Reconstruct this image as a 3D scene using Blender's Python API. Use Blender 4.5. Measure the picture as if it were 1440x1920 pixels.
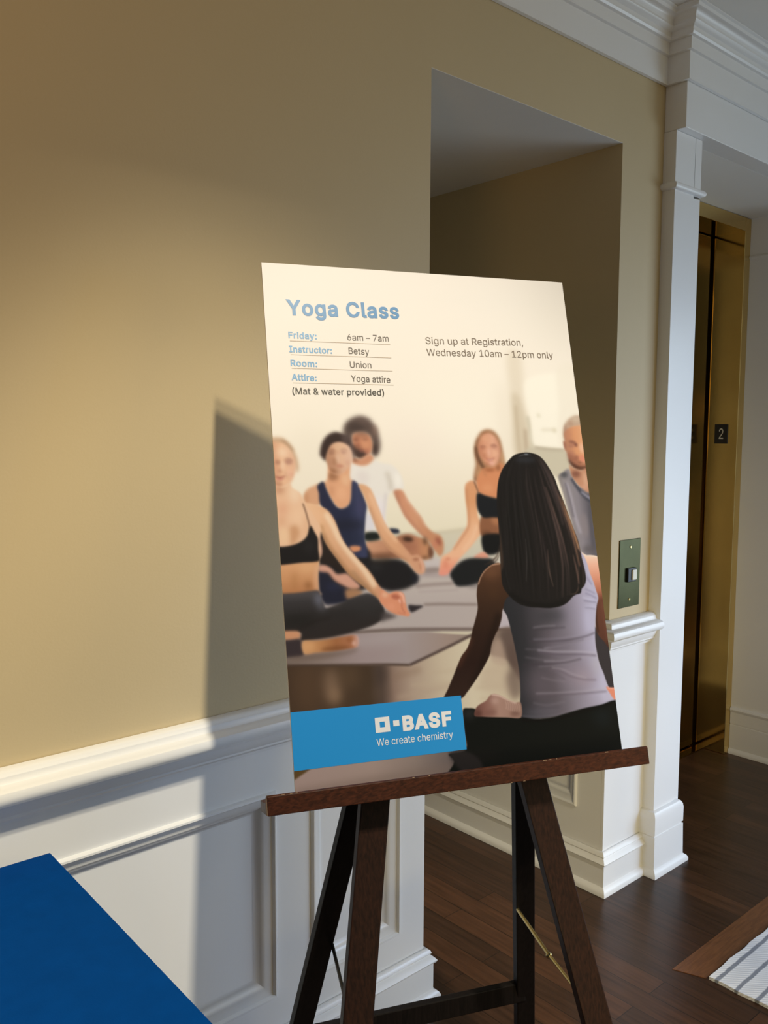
import bpy, bmesh, math, random
import numpy as np
from mathutils import Vector, Matrix

for o in list(bpy.data.objects):
    bpy.data.objects.remove(o)
scene = bpy.context.scene
COL = scene.collection

# ------------------------------------------------------------------ camera
YAW, PITCH, ROLL = 0.7234845, -0.0916043, 0.0045957
CAM = Vector((-1.5268819, -1.562845, 1.5))
F = Vector((math.sin(YAW)*math.cos(PITCH), math.cos(YAW)*math.cos(PITCH), math.sin(PITCH)))
R0 = Vector((math.cos(YAW), -math.sin(YAW), 0)); U0 = R0.cross(F)
RX = R0*math.cos(ROLL)+U0*math.sin(ROLL); UY = -R0*math.sin(ROLL)+U0*math.cos(ROLL)
cd = bpy.data.cameras.new('camera'); cam = bpy.data.objects.new('camera', cd); COL.objects.link(cam)
cam.matrix_world = Matrix(((RX.x, UY.x, -F.x, CAM.x), (RX.y, UY.y, -F.y, CAM.y), (RX.z, UY.z, -F.z, CAM.z), (0, 0, 0, 1)))
cd.sensor_fit = 'VERTICAL'; cd.sensor_height = 24.0; cd.lens = 24.0*1622.9/1920.0
cd.clip_start = .02
scene.camera = cam

# ------------------------------------------------------------------ light
scene.view_settings.view_transform = 'Standard'
scene.view_settings.look = 'None'
scene.view_settings.gamma = 1.0
scene.view_settings.exposure = 0.0
w = bpy.data.worlds.new('daylight'); scene.world = w; w.use_nodes = True
bg = w.node_tree.nodes['Background']
bg.inputs['Color'].default_value = (0.72, 0.88, 1.0, 1); bg.inputs['Strength'].default_value = 0.075

def aim(o, target):
    d = (Vector(target)-o.location).normalized()
    o.rotation_euler = d.to_track_quat('-Z', 'Y').to_euler()

def spot(name, loc, target, power, col, size, blend, rad):
    l = bpy.data.lights.new(name, 'SPOT'); l.energy = power; l.color = col
    l.spot_size = math.radians(size); l.spot_blend = blend; l.shadow_soft_size = rad
    o = bpy.data.objects.new(name, l); COL.objects.link(o); o.location = loc; aim(o, target); return o

def area(name, loc, target, sx, sy, power, col, spread=180):
    l = bpy.data.lights.new(name, 'AREA'); l.shape = 'RECTANGLE'; l.size = sx; l.size_y = sy; l.spread = math.radians(spread); l.energy = power; l.color = col
    o = bpy.data.objects.new(name, l); COL.objects.link(o); o.location = loc; aim(o, target); return o

WARM = (1.0, .89, .675)
spot('lobby_spot', (-1.111, -3.131, 4.741), (-.50, 0, .07), 425, WARM, 28.8, .6, .085)
spot('lobby_spot', (-1.073, -2.986, 4.936), (-.50, 0, .07), 485, WARM, 28.8, .6, .085)
area('window_daylight', (3.2, -2.2, 1.3), (0, 0, .6), 1.6, 1.8, 20, (.70, .86, 1.0), 120)
area('cool_fill', (2.2, -2.8, 1.5), (1.0, 0, .35), 1.0, 1.2, 9.5, (.50, .66, 1.0), 75)  # unseen cool fill, added to brighten the pier and pilaster low down
area('warm_fill', (1.2, -3.4, 2.0), (0, 0, .4), 1.6, 1.6, 7.5, (1.0, .74, .26), 120)  # unseen warm fill from the front, added to balance the walls
area('bounce_fill', (-.9, -2.4, .7), (.95, .05, .5), .8, .6, 2.6, (1.0, .80, .42), 50)  # added fill in place of warm bounce on the pier side and passage
area('upper_wall_fill', (-2.6, -1.6, 1.6), (-2.2, 0, 2.6), .8, .5, 9, (1.0, .58, .2), 120)  # unseen uplight, added to warm the upper left of the wall


# ------------------------------------------------------------------ materials
def lin(c):
    return tuple(((x/255)/12.92 if x/255 <= .04045 else ((x/255+.055)/1.055)**2.4) for x in c)

def mat(name, col, rough=.5, metal=0., bump=0., bscale=60., var=0., vscale=4., spec=.5, coat=0., stretch=(1, 1, 1)):
    """plain paint / fabric / metal: noise-varied colour and a fine noise bump"""
    m = bpy.data.materials.new(name); m.use_nodes = True
    nt = m.node_tree; b = nt.nodes['Principled BSDF']
    b.inputs['Roughness'].default_value = rough; b.inputs['Metallic'].default_value = metal
    b.inputs['Specular IOR Level'].default_value = spec; b.inputs['Coat Weight'].default_value = coat
    tc = nt.nodes.new('ShaderNodeTexCoord'); mp = nt.nodes.new('ShaderNodeMapping'); mp.inputs['Scale'].default_value = stretch
    nt.links.new(tc.outputs['Object'], mp.inputs['Vector'])
    n = nt.nodes.new('ShaderNodeTexNoise'); n.inputs['Scale'].default_value = vscale; n.inputs['Detail'].default_value = 5
    nt.links.new(mp.outputs['Vector'], n.inputs['Vector'])
    r = nt.nodes.new('ShaderNodeValToRGB'); nt.links.new(n.outputs['Fac'], r.inputs['Fac'])
    a = tuple(max(0, c*(1-var)) for c in col); d = tuple(min(1, c*(1+var)) for c in col)
    r.color_ramp.elements[0].position = .3; r.color_ramp.elements[1].position = .7
    r.color_ramp.elements[0].color = (*a, 1); r.color_ramp.elements[1].color = (*d, 1)
    nt.links.new(r.outputs['Color'], b.inputs['Base Color'])
    if bump:
        n2 = nt.nodes.new('ShaderNodeTexNoise'); n2.inputs['Scale'].default_value = bscale; n2.inputs['Detail'].default_value = 3
        nt.links.new(mp.outputs['Vector'], n2.inputs['Vector'])
        bp = nt.nodes.new('ShaderNodeBump'); bp.inputs['Strength'].default_value = bump; bp.inputs['Distance'].default_value = .002
        nt.links.new(n2.outputs['Fac'], bp.inputs['Height']); nt.links.new(bp.outputs['Normal'], b.inputs['Normal'])
    return m

M = {}
M['wall'] = mat('beige_wall_paint', (0.565, 0.455, 0.27), .62, bump=.12, bscale=180, var=.02, vscale=2)
M['white'] = mat('white_trim_paint', (0.83, 0.83, 0.825), .30, bump=.04, bscale=90, var=.012, vscale=3)
M['ceil'] = mat('ceiling_paint', (.80, .78, .74), .7, bump=.08, bscale=200, var=.01)
M['brass'] = mat('polished_brass', (.72, .53, .21), .09, metal=1., bump=.02, bscale=9, var=.06, vscale=3)
M['brassplate'] = mat('brushed_brass', (.62, .50, .22), .22, metal=1., bump=.05, bscale=150, var=.05, stretch=(1, 1, 12))
M['callplate'] = mat('darkened_brass', (.060, .060, .026), .30, metal=1., bump=.05, bscale=120, var=.25, vscale=6)  # base darkened in place of the dark reflections in polished brass
M['dimbrass'] = mat('dimmed_brass', (.46, .31, .13), .13, metal=1., bump=.02, bscale=8, var=.08, vscale=3)  # same brass as the jambs, its dark reflections put into the colour
M['black'] = mat('black_plastic', (.012, .012, .014), .35, var=.05)
M['numeral'] = mat('pale_numeral_paint', (.72, .70, .60), .5)
M['foam'] = mat('white_foam_board', (.80, .78, .72), .6, bump=.05, var=.01)
M['blue'] = mat('blue_printing_ink', lin((26, 136, 212)), .38, var=.015, vscale=6)
M['head'] = mat('light_blue_printing_ink', lin((56, 124, 184)), .42, var=.02)
M['label'] = mat('pale_blue_printing_ink', lin((92, 152, 206)), .42, var=.02)
M['ink'] = mat('dark_printing_ink', lin((64, 53, 49)), .45, var=.03)
M['greyink'] = mat('grey_printing_ink', lin((108, 95, 86)), .45, var=.03)
M['blackink'] = mat('black_printing_ink', lin((38, 33, 31)), .45, var=.03)
M['hairline'] = mat('grey_rule_ink', lin((176, 160, 146)), .5, var=.02)
M['cream'] = mat('white_printing_ink', (.70, .72, .80), .42, var=.01)
M['table'] = mat('blue_table_laminate', (.0003, .050, .235), .7, bump=.10, bscale=420, var=.05, vscale=30, spec=.03)
M['tableleg'] = mat('grey_table_leg_metal', (.25, .26, .28), .4, metal=.8)
M['cut'] = mat('raw_cut_timber', (.27, .18, .11), .7, bump=.2, bscale=80, var=.15, vscale=20)

def wood(name, c1, c2, rough, axis_scale, coat=.0, spec=.5):
    m = bpy.data.materials.new(name); m.use_nodes = True; nt = m.node_tree; b = nt.nodes['Principled BSDF']
    tc = nt.nodes.new('ShaderNodeTexCoord'); mp = nt.nodes.new('ShaderNodeMapping'); mp.inputs['Scale'].default_value = axis_scale
    nt.links.new(tc.outputs['Object'], mp.inputs['Vector'])
    n = nt.nodes.new('ShaderNodeTexNoise'); n.inputs['Scale'].default_value = 9; n.inputs['Detail'].default_value = 8; n.inputs['Distortion'].default_value = .6
    nt.links.new(mp.outputs['Vector'], n.inputs['Vector'])
    r = nt.nodes.new('ShaderNodeValToRGB'); r.color_ramp.elements[0].position = .32; r.color_ramp.elements[1].position = .72
    r.color_ramp.elements[0].color = (*c1, 1); r.color_ramp.elements[1].color = (*c2, 1)
    nt.links.new(n.outputs['Fac'], r.inputs['Fac']); nt.links.new(r.outputs['Color'], b.inputs['Base Color'])
    b.inputs['Roughness'].default_value = rough; b.inputs['Coat Weight'].default_value = coat; b.inputs['Coat Roughness'].default_value = .2
    b.inputs['Specular IOR Level'].default_value = spec
    bp = nt.nodes.new('ShaderNodeBump'); bp.inputs['Strength'].default_value = .12; bp.inputs['Distance'].default_value = .001
    nt.links.new(n.outputs['Fac'], bp.inputs['Height']); nt.links.new(bp.outputs['Normal'], b.inputs['Normal'])
    return m

M['mahogany'] = wood('mahogany_stain', (.024, .008, .0045), (.070, .021, .010), .42, (2, 30, 30), spec=.22)
M['mahogany_leg'] = wood('mahogany_leg_stain', (.011, .0052, .004), (.030, .012, .0075), .45, (30, 30, 2), spec=.18)
M['ebony'] = wood('near_black_stain', (.004, .0032, .003), (.009, .0065, .006), .5, (30, 30, 2), spec=.15)
M['inlay'] = wood('reddish_inlay_wood', (.110, .040, .014), (.190, .074, .026), .35, (2, 22, 22))
M['inlay_dark'] = wood('brown_inlay_wood', (.026, .013, .008), (.045, .022, .012), .35, (22, 2, 22))

def floor_mat():
    m = bpy.data.materials.new('dark_plank_floor'); m.use_nodes = True; nt = m.node_tree; b = nt.nodes['Principled BSDF']
    tc = nt.nodes.new('ShaderNodeTexCoord'); mp = nt.nodes.new('ShaderNodeMapping'); mp.inputs['Rotation'].default_value = (0, 0, math.pi/2)
    nt.links.new(tc.outputs['Object'], mp.inputs['Vector'])
    br = nt.nodes.new('ShaderNodeTexBrick'); br.offset = .37; br.squash = 1
    br.inputs['Scale'].default_value = 1; br.inputs['Brick Width'].default_value = .62; br.inputs['Row Height'].default_value = .078
    br.inputs['Mortar Size'].default_value = .0012; br.inputs['Mortar Smooth'].default_value = .2; br.inputs['Bias'].default_value = -.25
    br.inputs['Color1'].default_value = (.046, .0215, .0120, 1); br.inputs['Color2'].default_value = (.090, .038, .018, 1); br.inputs['Mortar'].default_value = (.010, .006, .004, 1)
    nt.links.new(mp.outputs['Vector'], br.inputs['Vector'])
    mp2 = nt.nodes.new('ShaderNodeMapping'); mp2.inputs['Scale'].default_value = (28, 2.0, 1); nt.links.new(tc.outputs['Object'], mp2.inputs['Vector'])
    n = nt.nodes.new('ShaderNodeTexNoise'); n.inputs['Scale'].default_value = 2.5; n.inputs['Detail'].default_value = 8; nt.links.new(mp2.outputs['Vector'], n.inputs['Vector'])
    r = nt.nodes.new('ShaderNodeValToRGB'); r.color_ramp.elements[0].color = (.55, .52, .50, 1); r.color_ramp.elements[1].color = (1.25, 1.2, 1.15, 1)
    r.color_ramp.elements[0].position = .3; r.color_ramp.elements[1].position = .72
    nt.links.new(n.outputs['Fac'], r.inputs['Fac'])
    mx = nt.nodes.new('ShaderNodeMix'); mx.data_type = 'RGBA'; mx.blend_type = 'MULTIPLY'; mx.inputs['Factor'].default_value = 1
    nt.links.new(br.outputs['Color'], mx.inputs[6]); nt.links.new(r.outputs['Color'], mx.inputs[7]); nt.links.new(mx.outputs[2], b.inputs['Base Color'])
    b.inputs['Roughness'].default_value = .30; b.inputs['Specular IOR Level'].default_value = .34
    bp = nt.nodes.new('ShaderNodeBump'); bp.inputs['Strength'].default_value = .10; bp.inputs['Distance'].default_value = .001
    nt.links.new(n.outputs['Fac'], bp.inputs['Height']); nt.links.new(bp.outputs['Normal'], b.inputs['Normal'])
    return m
M['floor'] = floor_mat()

def rug_mat():
    m = bpy.data.materials.new('plaid_wool_weave'); m.use_nodes = True; nt = m.node_tree; b = nt.nodes['Principled BSDF']
    tc = nt.nodes.new('ShaderNodeTexCoord')
    def wave(axis, scale, lo, hi, phase=0):
        wv = nt.nodes.new('ShaderNodeTexWave'); wv.wave_type = 'BANDS'; wv.bands_direction = axis; wv.inputs['Scale'].default_value = scale; wv.inputs['Phase Offset'].default_value = phase
        wv.inputs['Distortion'].default_value = .4; wv.inputs['Detail Scale'].default_value = 6
        nt.links.new(tc.outputs['Object'], wv.inputs['Vector'])
        r = nt.nodes.new('ShaderNodeValToRGB'); r.color_ramp.elements[0].position = lo; r.color_ramp.elements[1].position = hi
        nt.links.new(wv.outputs['Fac'], r.inputs['Fac']); return r
    a = wave('Y', 5.6, .86, .95, 1.1); d = wave('DIAGONAL', 48, .3, .7)
    def mix(fac, x, y):
        k = nt.nodes.new('ShaderNodeMix'); k.data_type = 'RGBA'
        nt.links.new(fac, k.inputs['Factor'])
        for v, i in ((x, 6), (y, 7)):
            if isinstance(v, tuple): k.inputs[i].default_value = v
            else: nt.links.new(v, k.inputs[i])
        return k.outputs[2]
    base = mix(d.outputs['Color'], (.72, .73, .78, 1), (.90, .91, .94, 1))
    s1 = mix(a.outputs['Color'], base, (.27, .29, .34, 1))
    s2 = s1
    nt.links.new(s2, b.inputs['Base Color']); b.inputs['Roughness'].default_value = .95; b.inputs['Specular IOR Level'].default_value = .1
    bp = nt.nodes.new('ShaderNodeBump'); bp.inputs['Strength'].default_value = .6; bp.inputs['Distance'].default_value = .003
    nt.links.new(d.outputs['Color'], bp.inputs['Height']); nt.links.new(bp.outputs['Normal'], b.inputs['Normal'])
    return m
M['rug'] = rug_mat()

def print_mat():
    m = bpy.data.materials.new('printed_poster_inks'); m.use_nodes = True; nt = m.node_tree; b = nt.nodes['Principled BSDF']
    a = nt.nodes.new('ShaderNodeVertexColor'); a.layer_name = 'ink'
    nt.links.new(a.outputs['Color'], b.inputs['Base Color']); b.inputs['Roughness'].default_value = .4; b.inputs['Specular IOR Level'].default_value = .10
    return m
M['print'] = print_mat()

# ------------------------------------------------------------------ mesh helpers
def link(name, me, m, parent=None, kind=None):
    o = bpy.data.objects.new(name, me); COL.objects.link(o)
    if m is not None:
        me.materials.append(m)
    if parent is not None:
        o.parent = parent
        o.matrix_parent_inverse = parent.matrix_world.inverted() if parent.type == 'EMPTY' or True else Matrix()
    if kind:
        o['kind'] = kind
    return o

def finish(name, bm, m, parent=None, kind=None, bevel=0., smooth=False):
    bmesh.ops.remove_doubles(bm, verts=bm.verts, dist=1e-6)
    bmesh.ops.recalc_face_normals(bm, faces=bm.faces)
    me = bpy.data.meshes.new(name); bm.to_mesh(me); bm.free()
    o = link(name, me, m, parent, kind)
    if smooth:
        for p in me.polygons:
            p.use_smooth = True
        try:
            me.set_sharp_from_angle(angle=math.radians(32))
        except Exception:
            pass
    if bevel:
        md = o.modifiers.new('soft_edges', 'BEVEL'); md.width = bevel; md.segments = 2; md.limit_method = 'ANGLE'; md.angle_limit = math.radians(40)
    return o

def box(bm, x0, x1, y0, y1, z0, z1):
    v = [bm.verts.new((x, y, z)) for x in (x0, x1) for y in (y0, y1) for z in (z0, z1)]
    for f in ((0, 1, 3, 2), (4, 6, 7, 5), (0, 4, 5, 1), (2, 3, 7, 6), (0, 2, 6, 4), (1, 5, 7, 3)):
        bm.faces.new([v[i] for i in f])

def frame_box(bm, o, ax, ay, az, x0, x1, y0, y1, z0, z1):
    v = [bm.verts.new(o+ax*x+ay*y+az*z) for x in (x0, x1) for y in (y0, y1) for z in (z0, z1)]
    for f in ((0, 1, 3, 2), (4, 6, 7, 5), (0, 4, 5, 1), (2, 3, 7, 6), (0, 2, 6, 4), (1, 5, 7, 3)):
        bm.faces.new([v[i] for i in f])

def sweep(bm, path, prof):
    """prof (out, z) swept along a floor-plan polyline, out = right of travel, mitred; ends capped"""
    P = [Vector((p[0], p[1])) for p in path]; rows = []
    for i, p in enumerate(P):
        d0 = (p-P[i-1]).normalized() if i else (P[1]-p).normalized()
        d1 = (P[i+1]-p).normalized() if i < len(P)-1 else d0
        n0 = Vector((d0.y, -d0.x)); n1 = Vector((d1.y, -d1.x))
        n = n0+n1; n = n/(n.dot(n0))
        rows.append([bm.verts.new((p.x+n.x*a, p.y+n.y*a, z)) for a, z in prof])
    for A, B in zip(rows, rows[1:]):
        for k in range(len(prof)-1):
            bm.faces.new((A[k], A[k+1], B[k+1], B[k]))
        bm.faces.new((A[-1], A[0], B[0], B[-1]))
    bm.faces.new(rows[0]); bm.faces.new(rows[-1][::-1])

def ring(bm, o, ax, ay, n, x0, x1, y0, y1, prof):
    """prof (inset, height) swept round a rectangle with mitred corners"""
    loops = []
    for d, h in prof:
        loops.append([bm.verts.new(o+ax*x+ay*y+n*h) for x, y in ((x0+d, y0+d), (x1-d, y0+d), (x1-d, y1-d), (x0+d, y1-d))])
    for A, B in zip(loops, loops[1:]):
        for i in range(4):
            j = (i+1) % 4
            bm.faces.new((A[i], A[j], B[j], B[i]))

def tube(bm, pts, r, seg=10, flat=1.):
    pts = [Vector(p) for p in pts]; rings = []
    for i, p in enumerate(pts):
        d = (pts[min(i+1, len(pts)-1)]-pts[max(i-1, 0)]).normalized()
        s = d.orthogonal().normalized(); t = d.cross(s)
        rings.append([bm.verts.new(p+s*r*math.cos(a)+t*r*flat*math.sin(a)) for a in [2*math.pi*k/seg for k in range(seg)]])
    for A, B in zip(rings, rings[1:]):
        for k in range(seg):
            bm.faces.new((A[k], A[(k+1) % seg], B[(k+1) % seg], B[k]))
    bm.faces.new(rings[0][::-1]); bm.faces.new(rings[-1])

def empty(name, loc, label=None, cat=None, kind=None):
    o = bpy.data.objects.new(name, None); COL.objects.link(o); o.location = loc; o.empty_display_size = .1
    o.matrix_world = Matrix.Translation(loc)
    if label: o['label'] = label
    if cat: o['category'] = cat
    if kind: o['kind'] = kind
    return o

def structure(name, bm, m, bevel=0., smooth=False):
    return finish(name, bm, m, None, 'structure', bevel, smooth)

X, Y, Z = Vector((1, 0, 0)), Vector((0, 1, 0)), Vector((0, 0, 1))

# ------------------------------------------------------------------ room shell
PASS = .815        # right side of the side passage
PX = 1.045         # left side of the white pilaster
EX0, EX1, EY = 1.205, 2.34, .335     # lift alcove: sides and back
HP, HA = 2.38, 2.46                  # passage ceiling, alcove ceiling
ZC = 2.60                            # bottom of the frieze
TOP = 2.80

bm = bmesh.new(); box(bm, -4.2, 4.2, -4.5, 3.4, -.06, 0); structure('floor', bm, M['floor'])

bm = bmesh.new()
box(bm, -4.2, 0, 0, 3.2, .80, TOP); box(bm, -4.2, -.022, .022, 3.2, 0, .80)
box(bm, 0, PASS, 0, 3.2, HP, TOP)
structure('wall_left', bm, M['wall'])
bm = bmesh.new()
box(bm, PASS, PX+.004, 0, 3.2, .80, TOP); box(bm, PASS+.022, PX+.004, .010, 3.2, 0, .80)
structure('wall_right', bm, M['wall'])
bm = bmesh.new(); box(bm, 0, PASS, 3.0, 3.2, 0, HP); structure('wall_passage', bm, M['wall'])
bm = bmesh.new(); box(bm, 0, PASS, .0004, 3.0, HP-.0012, HP+.0002); structure('ceiling_passage', bm, M['ceil'])
bm = bmesh.new(); box(bm, PX+.004, EX0, 0, 3.2, 0, HA); box(bm, EX1, 4.2, .0, 1.2, 0, HA); structure('wall_alcove', bm, M['white'])
bm = bmesh.new(); box(bm, PX+.004, 4.2, .0, 3.2, HA, TOP); structure('ceiling_alcove', bm, M['ceil'])
bm = bmesh.new(); box(bm, -4.2, 4.2, -0.8, .0, TOP, TOP+.08); structure('ceiling', bm, M['ceil'])

# ---- baseboards
BASE = [(.002, .0), (.034, .0), (.034, .010), (.030, .018), (.021, .024), (.019, .026), (.019, .098), (.025, .101), (.027, .106), (.022, .112), (.017, .117), (.013, .121), (.016, .125), (.013, .132), (.006, .137), (.002, .137)]
bm = bmesh.new(); sweep(bm, [(-4.2, 0), (0, 0), (0, 3.0)], BASE); structure('baseboard_left', bm, M['white'], smooth=True)
bm = bmesh.new(); sweep(bm, [(PASS, 3.0), (PASS, 0), (PX-.018, 0)], BASE); structure('baseboard_right', bm, M['white'], smooth=True)

# ---- chair rails
RAIL = [(.002, .804), (.012, .804), (.013, .810), (.018, .814), (.024, .818), (.024, .822), (.028, .828), (.032, .836), (.035, .846), (.044, .849), (.054, .853), (.060, .861), (.061, .869), (.057, .878), (.049, .883), (.034, .885), (.031, .889), (.030, .897), (.025, .903), (.016, .906), (.002, .906)]
bm = bmesh.new(); sweep(bm, [(-4.2, 0), (0, 0), (0, 3.0)], RAIL); structure('trim_1', bm, M['white'], smooth=True)
bm = bmesh.new(); sweep(bm, [(PASS, 3.0), (PASS, 0), (PX, 0)], RAIL); structure('trim_2', bm, M['white'], smooth=True)

# ---- raised-panel wainscot under the rails
MOLD = [(0, .0), (.0015, .006), (.004, .0085), (.008, .009), (.010, .0065), (.0115, .002), (.020, -.001), (.028, -.004), (.036, -.011), (.043, -.0185), (.050, -.0205)]
def wainscot(name, o, ax, n, length, panels, z0=.13, z1=.806, p0=.213, p1=.702, dep=.022):
    """o: start on the wall; ax along it; n out of it; panels: list of (start, end)"""
    bm = bmesh.new()
    frame_box(bm, o, ax, n, Z, 0, length, .001, dep, p1, z1)
    frame_box(bm, o, ax, n, Z, 0, length, .001, dep, z0, p0)
    xs = [0]+[v for p in panels for v in p]+[length]
    for a, b in zip(xs[0::2], xs[1::2]):
        if b-a > 1e-4:
            frame_box(bm, o, ax, n, Z, a, b, .001, dep, p0, p1)
    frame_box(bm, o, ax, n, Z, 0, length, 0, .0012, z0, z1)
    for a, b in panels:
        ring(bm, o+n*dep, ax, Z, n, a, b, p0, p1, [(d, h) for d, h in MOLD])
    return structure(name, bm, M['white'], smooth=True)
wl = wainscot('trim_3', Vector((-4.2, .022, 0)), X, -Y, 4.2, [(.62, 1.88), (1.98, 2.46), (2.55, 3.733), (3.83, 4.112)])
wainscot('trim_4', Vector((PASS+.022, .0112, 0)), Y, -X, 2.98, [(.094, .85), (.96, 1.7), (1.8, 2.9)], p0=.255)
bm = bmesh.new(); frame_box(bm, Vector((PASS, .0105, 0)), X, -Y, Z, 0, PX-PASS, 0, .0105, .0, .806); structure('trim_5', bm, M['white'])

# ---- frieze and crown, stepping forward over the lift
CROWN = [(.002, 2.60), (.014, 2.60), (.014, 2.683), (.022, 2.686), (.022, 2.722), (.030, 2.725), (.034, 2.731), (.032, 2.738), (.034, 2.745), (.044, 2.750), (.049, 2.756), (.047, 2.763), (.051, 2.775), (.059, 2.783), (.066, 2.785), (.069, 2.793), (.076, 2.796), (.076, 2.7995), (.002, 2.7995)]
bm = bmesh.new(); sweep(bm, [(-4.2, 0), (PX, 0), (PX, -.075), (4.2, -.075)], CROWN); structure('trim_6', bm, M['white'], smooth=True)
# architrave and fascia over the lift opening
bm = bmesh.new(); box(bm, PX, 4.2, -.075, .0, HA, TOP-.001); structure('trim_7', bm, M['white'], bevel=.002)
bm = bmesh.new(); box(bm, PX+.001, PX+.02, -.0745, .0, HA+.002, 2.60); structure('trim_14', bm, M['wall'])

# ---- pilasters either side of the lift
def pilaster(name, x0, x1, yf, yb, strip):
    bm = bmesh.new()
    s = 1 if strip > 0 else -1
    if strip > 0:
        box(bm, x0, x1-.043, yf, yb, 0, HA-.001); box(bm, x1-.040, x1, yf+.002, yb, .2, HA-.19); box(bm, x1-.043, x1-.040, yf+.010, yb, .2, HA-.001); box(bm, x1-.040, x1-.001, yf, yb, HA-.175, HA-.001)
    else:
        box(bm, x0, x1, yf, yb, 0, HA-.001)
    # neck moulding
    r = .011; prof = [(.0, 2.276)]+[(.004+r*math.sin(a), 2.289-r*math.cos(a)) for a in [math.pi*k/8 for k in range(9)]]+[(.0, 2.303)]
    sweep(bm, [(x0, yb), (x0, yf), (x1, yf), (x1, yb)], [(a-.001, z) for a, z in prof])
    # plinth with shoe
    pl = [(-.001, 0), (.034, 0), (.034, .009), (.030, .018), (.020, .026), (.018, .136), (.014, .138), (.014, .142), (.018, .144), (.018, .195), (.016, .208), (.010, .218), (.002, .222), (-.001, .222)]
    sweep(bm, [(x0, yb), (x0, yf), (x1-.012, yf), (x1-.012, yb)], pl)
    return structure(name, bm, M['white'], smooth=True)
pilaster('trim_8', PX, EX0, -.044, .0, 1)
pilaster('trim_9', EX1, EX1+.17, -.044, .0, -1)
# side faces of the alcove carry the plinth and neck line on
for nm, path in (('trim_10', [(EX0, -.03), (EX0, EY-.001)][::-1]), ('trim_11', [(EX1, EY-.001), (EX1, -.03)])):
    bm = bmesh.new()
    pl = [(.0, 0), (.020, 0), (.020, .009), (.016, .018), (.008, .024), (.008, .136), (.005, .138), (.005, .142), (.008, .144), (.008, .198), (.012, .203), (.014, .211), (.010, .219), (.0, .222)]
    pth = path if nm == 'trim_11' else [(EX0, -.03), (EX0, EY-.001)]
    sweep(bm, pth, pl)
    r = .008; sweep(bm, pth, [(0, 2.278)]+[(r*math.sin(a)+.002, 2.289-r*math.cos(a)) for a in [math.pi*k/8 for k in range(9)]]+[(0, 2.300)])
    structure(nm, bm, M['white'], smooth=True)
# raised panels on the left cheek of the alcove
bm = bmesh.new()
for z0, z1 in ((.32, 1.62), (1.72, 2.18)):
    ring(bm, Vector((EX0, 0, 0)), Y, Z, X, .04, EY-.05, z0, z1, [(0, 0), (.004, .008), (.012, .010), (.018, .004), (.024, .001)])
structure('trim_12', bm, M['white'], smooth=True)

# ------------------------------------------------------------------ lift doors
lift = empty('door_1', (1.78, .49, 0), kind='structure')
JX0, JX1, DY, DH = EX0+.051, EX1-.051, .487, 2.40
bm = bmesh.new()
box(bm, EX0, JX0, EY, DY+.06, 0, HA-.002); finish('door_jamb', bm, M['brass'], lift, bevel=.002)
bm = bmesh.new()
box(bm, JX1, EX1, EY, DY+.06, 0, HA-.002); finish('door_jamb', bm, M['brass'], lift, bevel=.002)
bm = bmesh.new(); box(bm, JX0, JX1, EY, DY+.06, DH, HA-.002); finish('door_head', bm, M['brass'], lift, bevel=.002)
mid = (JX0+JX1)/2
for a, b in ((JX0+.002, mid-.002), (mid+.002, JX1-.020)):
    bm = bmesh.new(); box(bm, a, b, DY, DY+.03, .012, DH-.004); finish('door_leaf', bm, M['dimbrass'], lift, bevel=.003)
bm = bmesh.new(); box(bm, JX1-.0195, JX1-.0005, DY+.02, DY+.05, .0, DH-.002); finish('door_gap_shade', bm, M['black'], lift)  # black strip stands in for shade in the recess beside the leaf
bm = bmesh.new(); box(bm, JX0, JX1, DY-.05, DY+.05, .0, .006); finish('door_sill', bm, M['dimbrass'], lift)
bm = bmesh.new(); box(bm, EX0, EX1, DY+.06, DY+.12, 0, HA); structure('wall_shaft', bm, M['black'])

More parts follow.
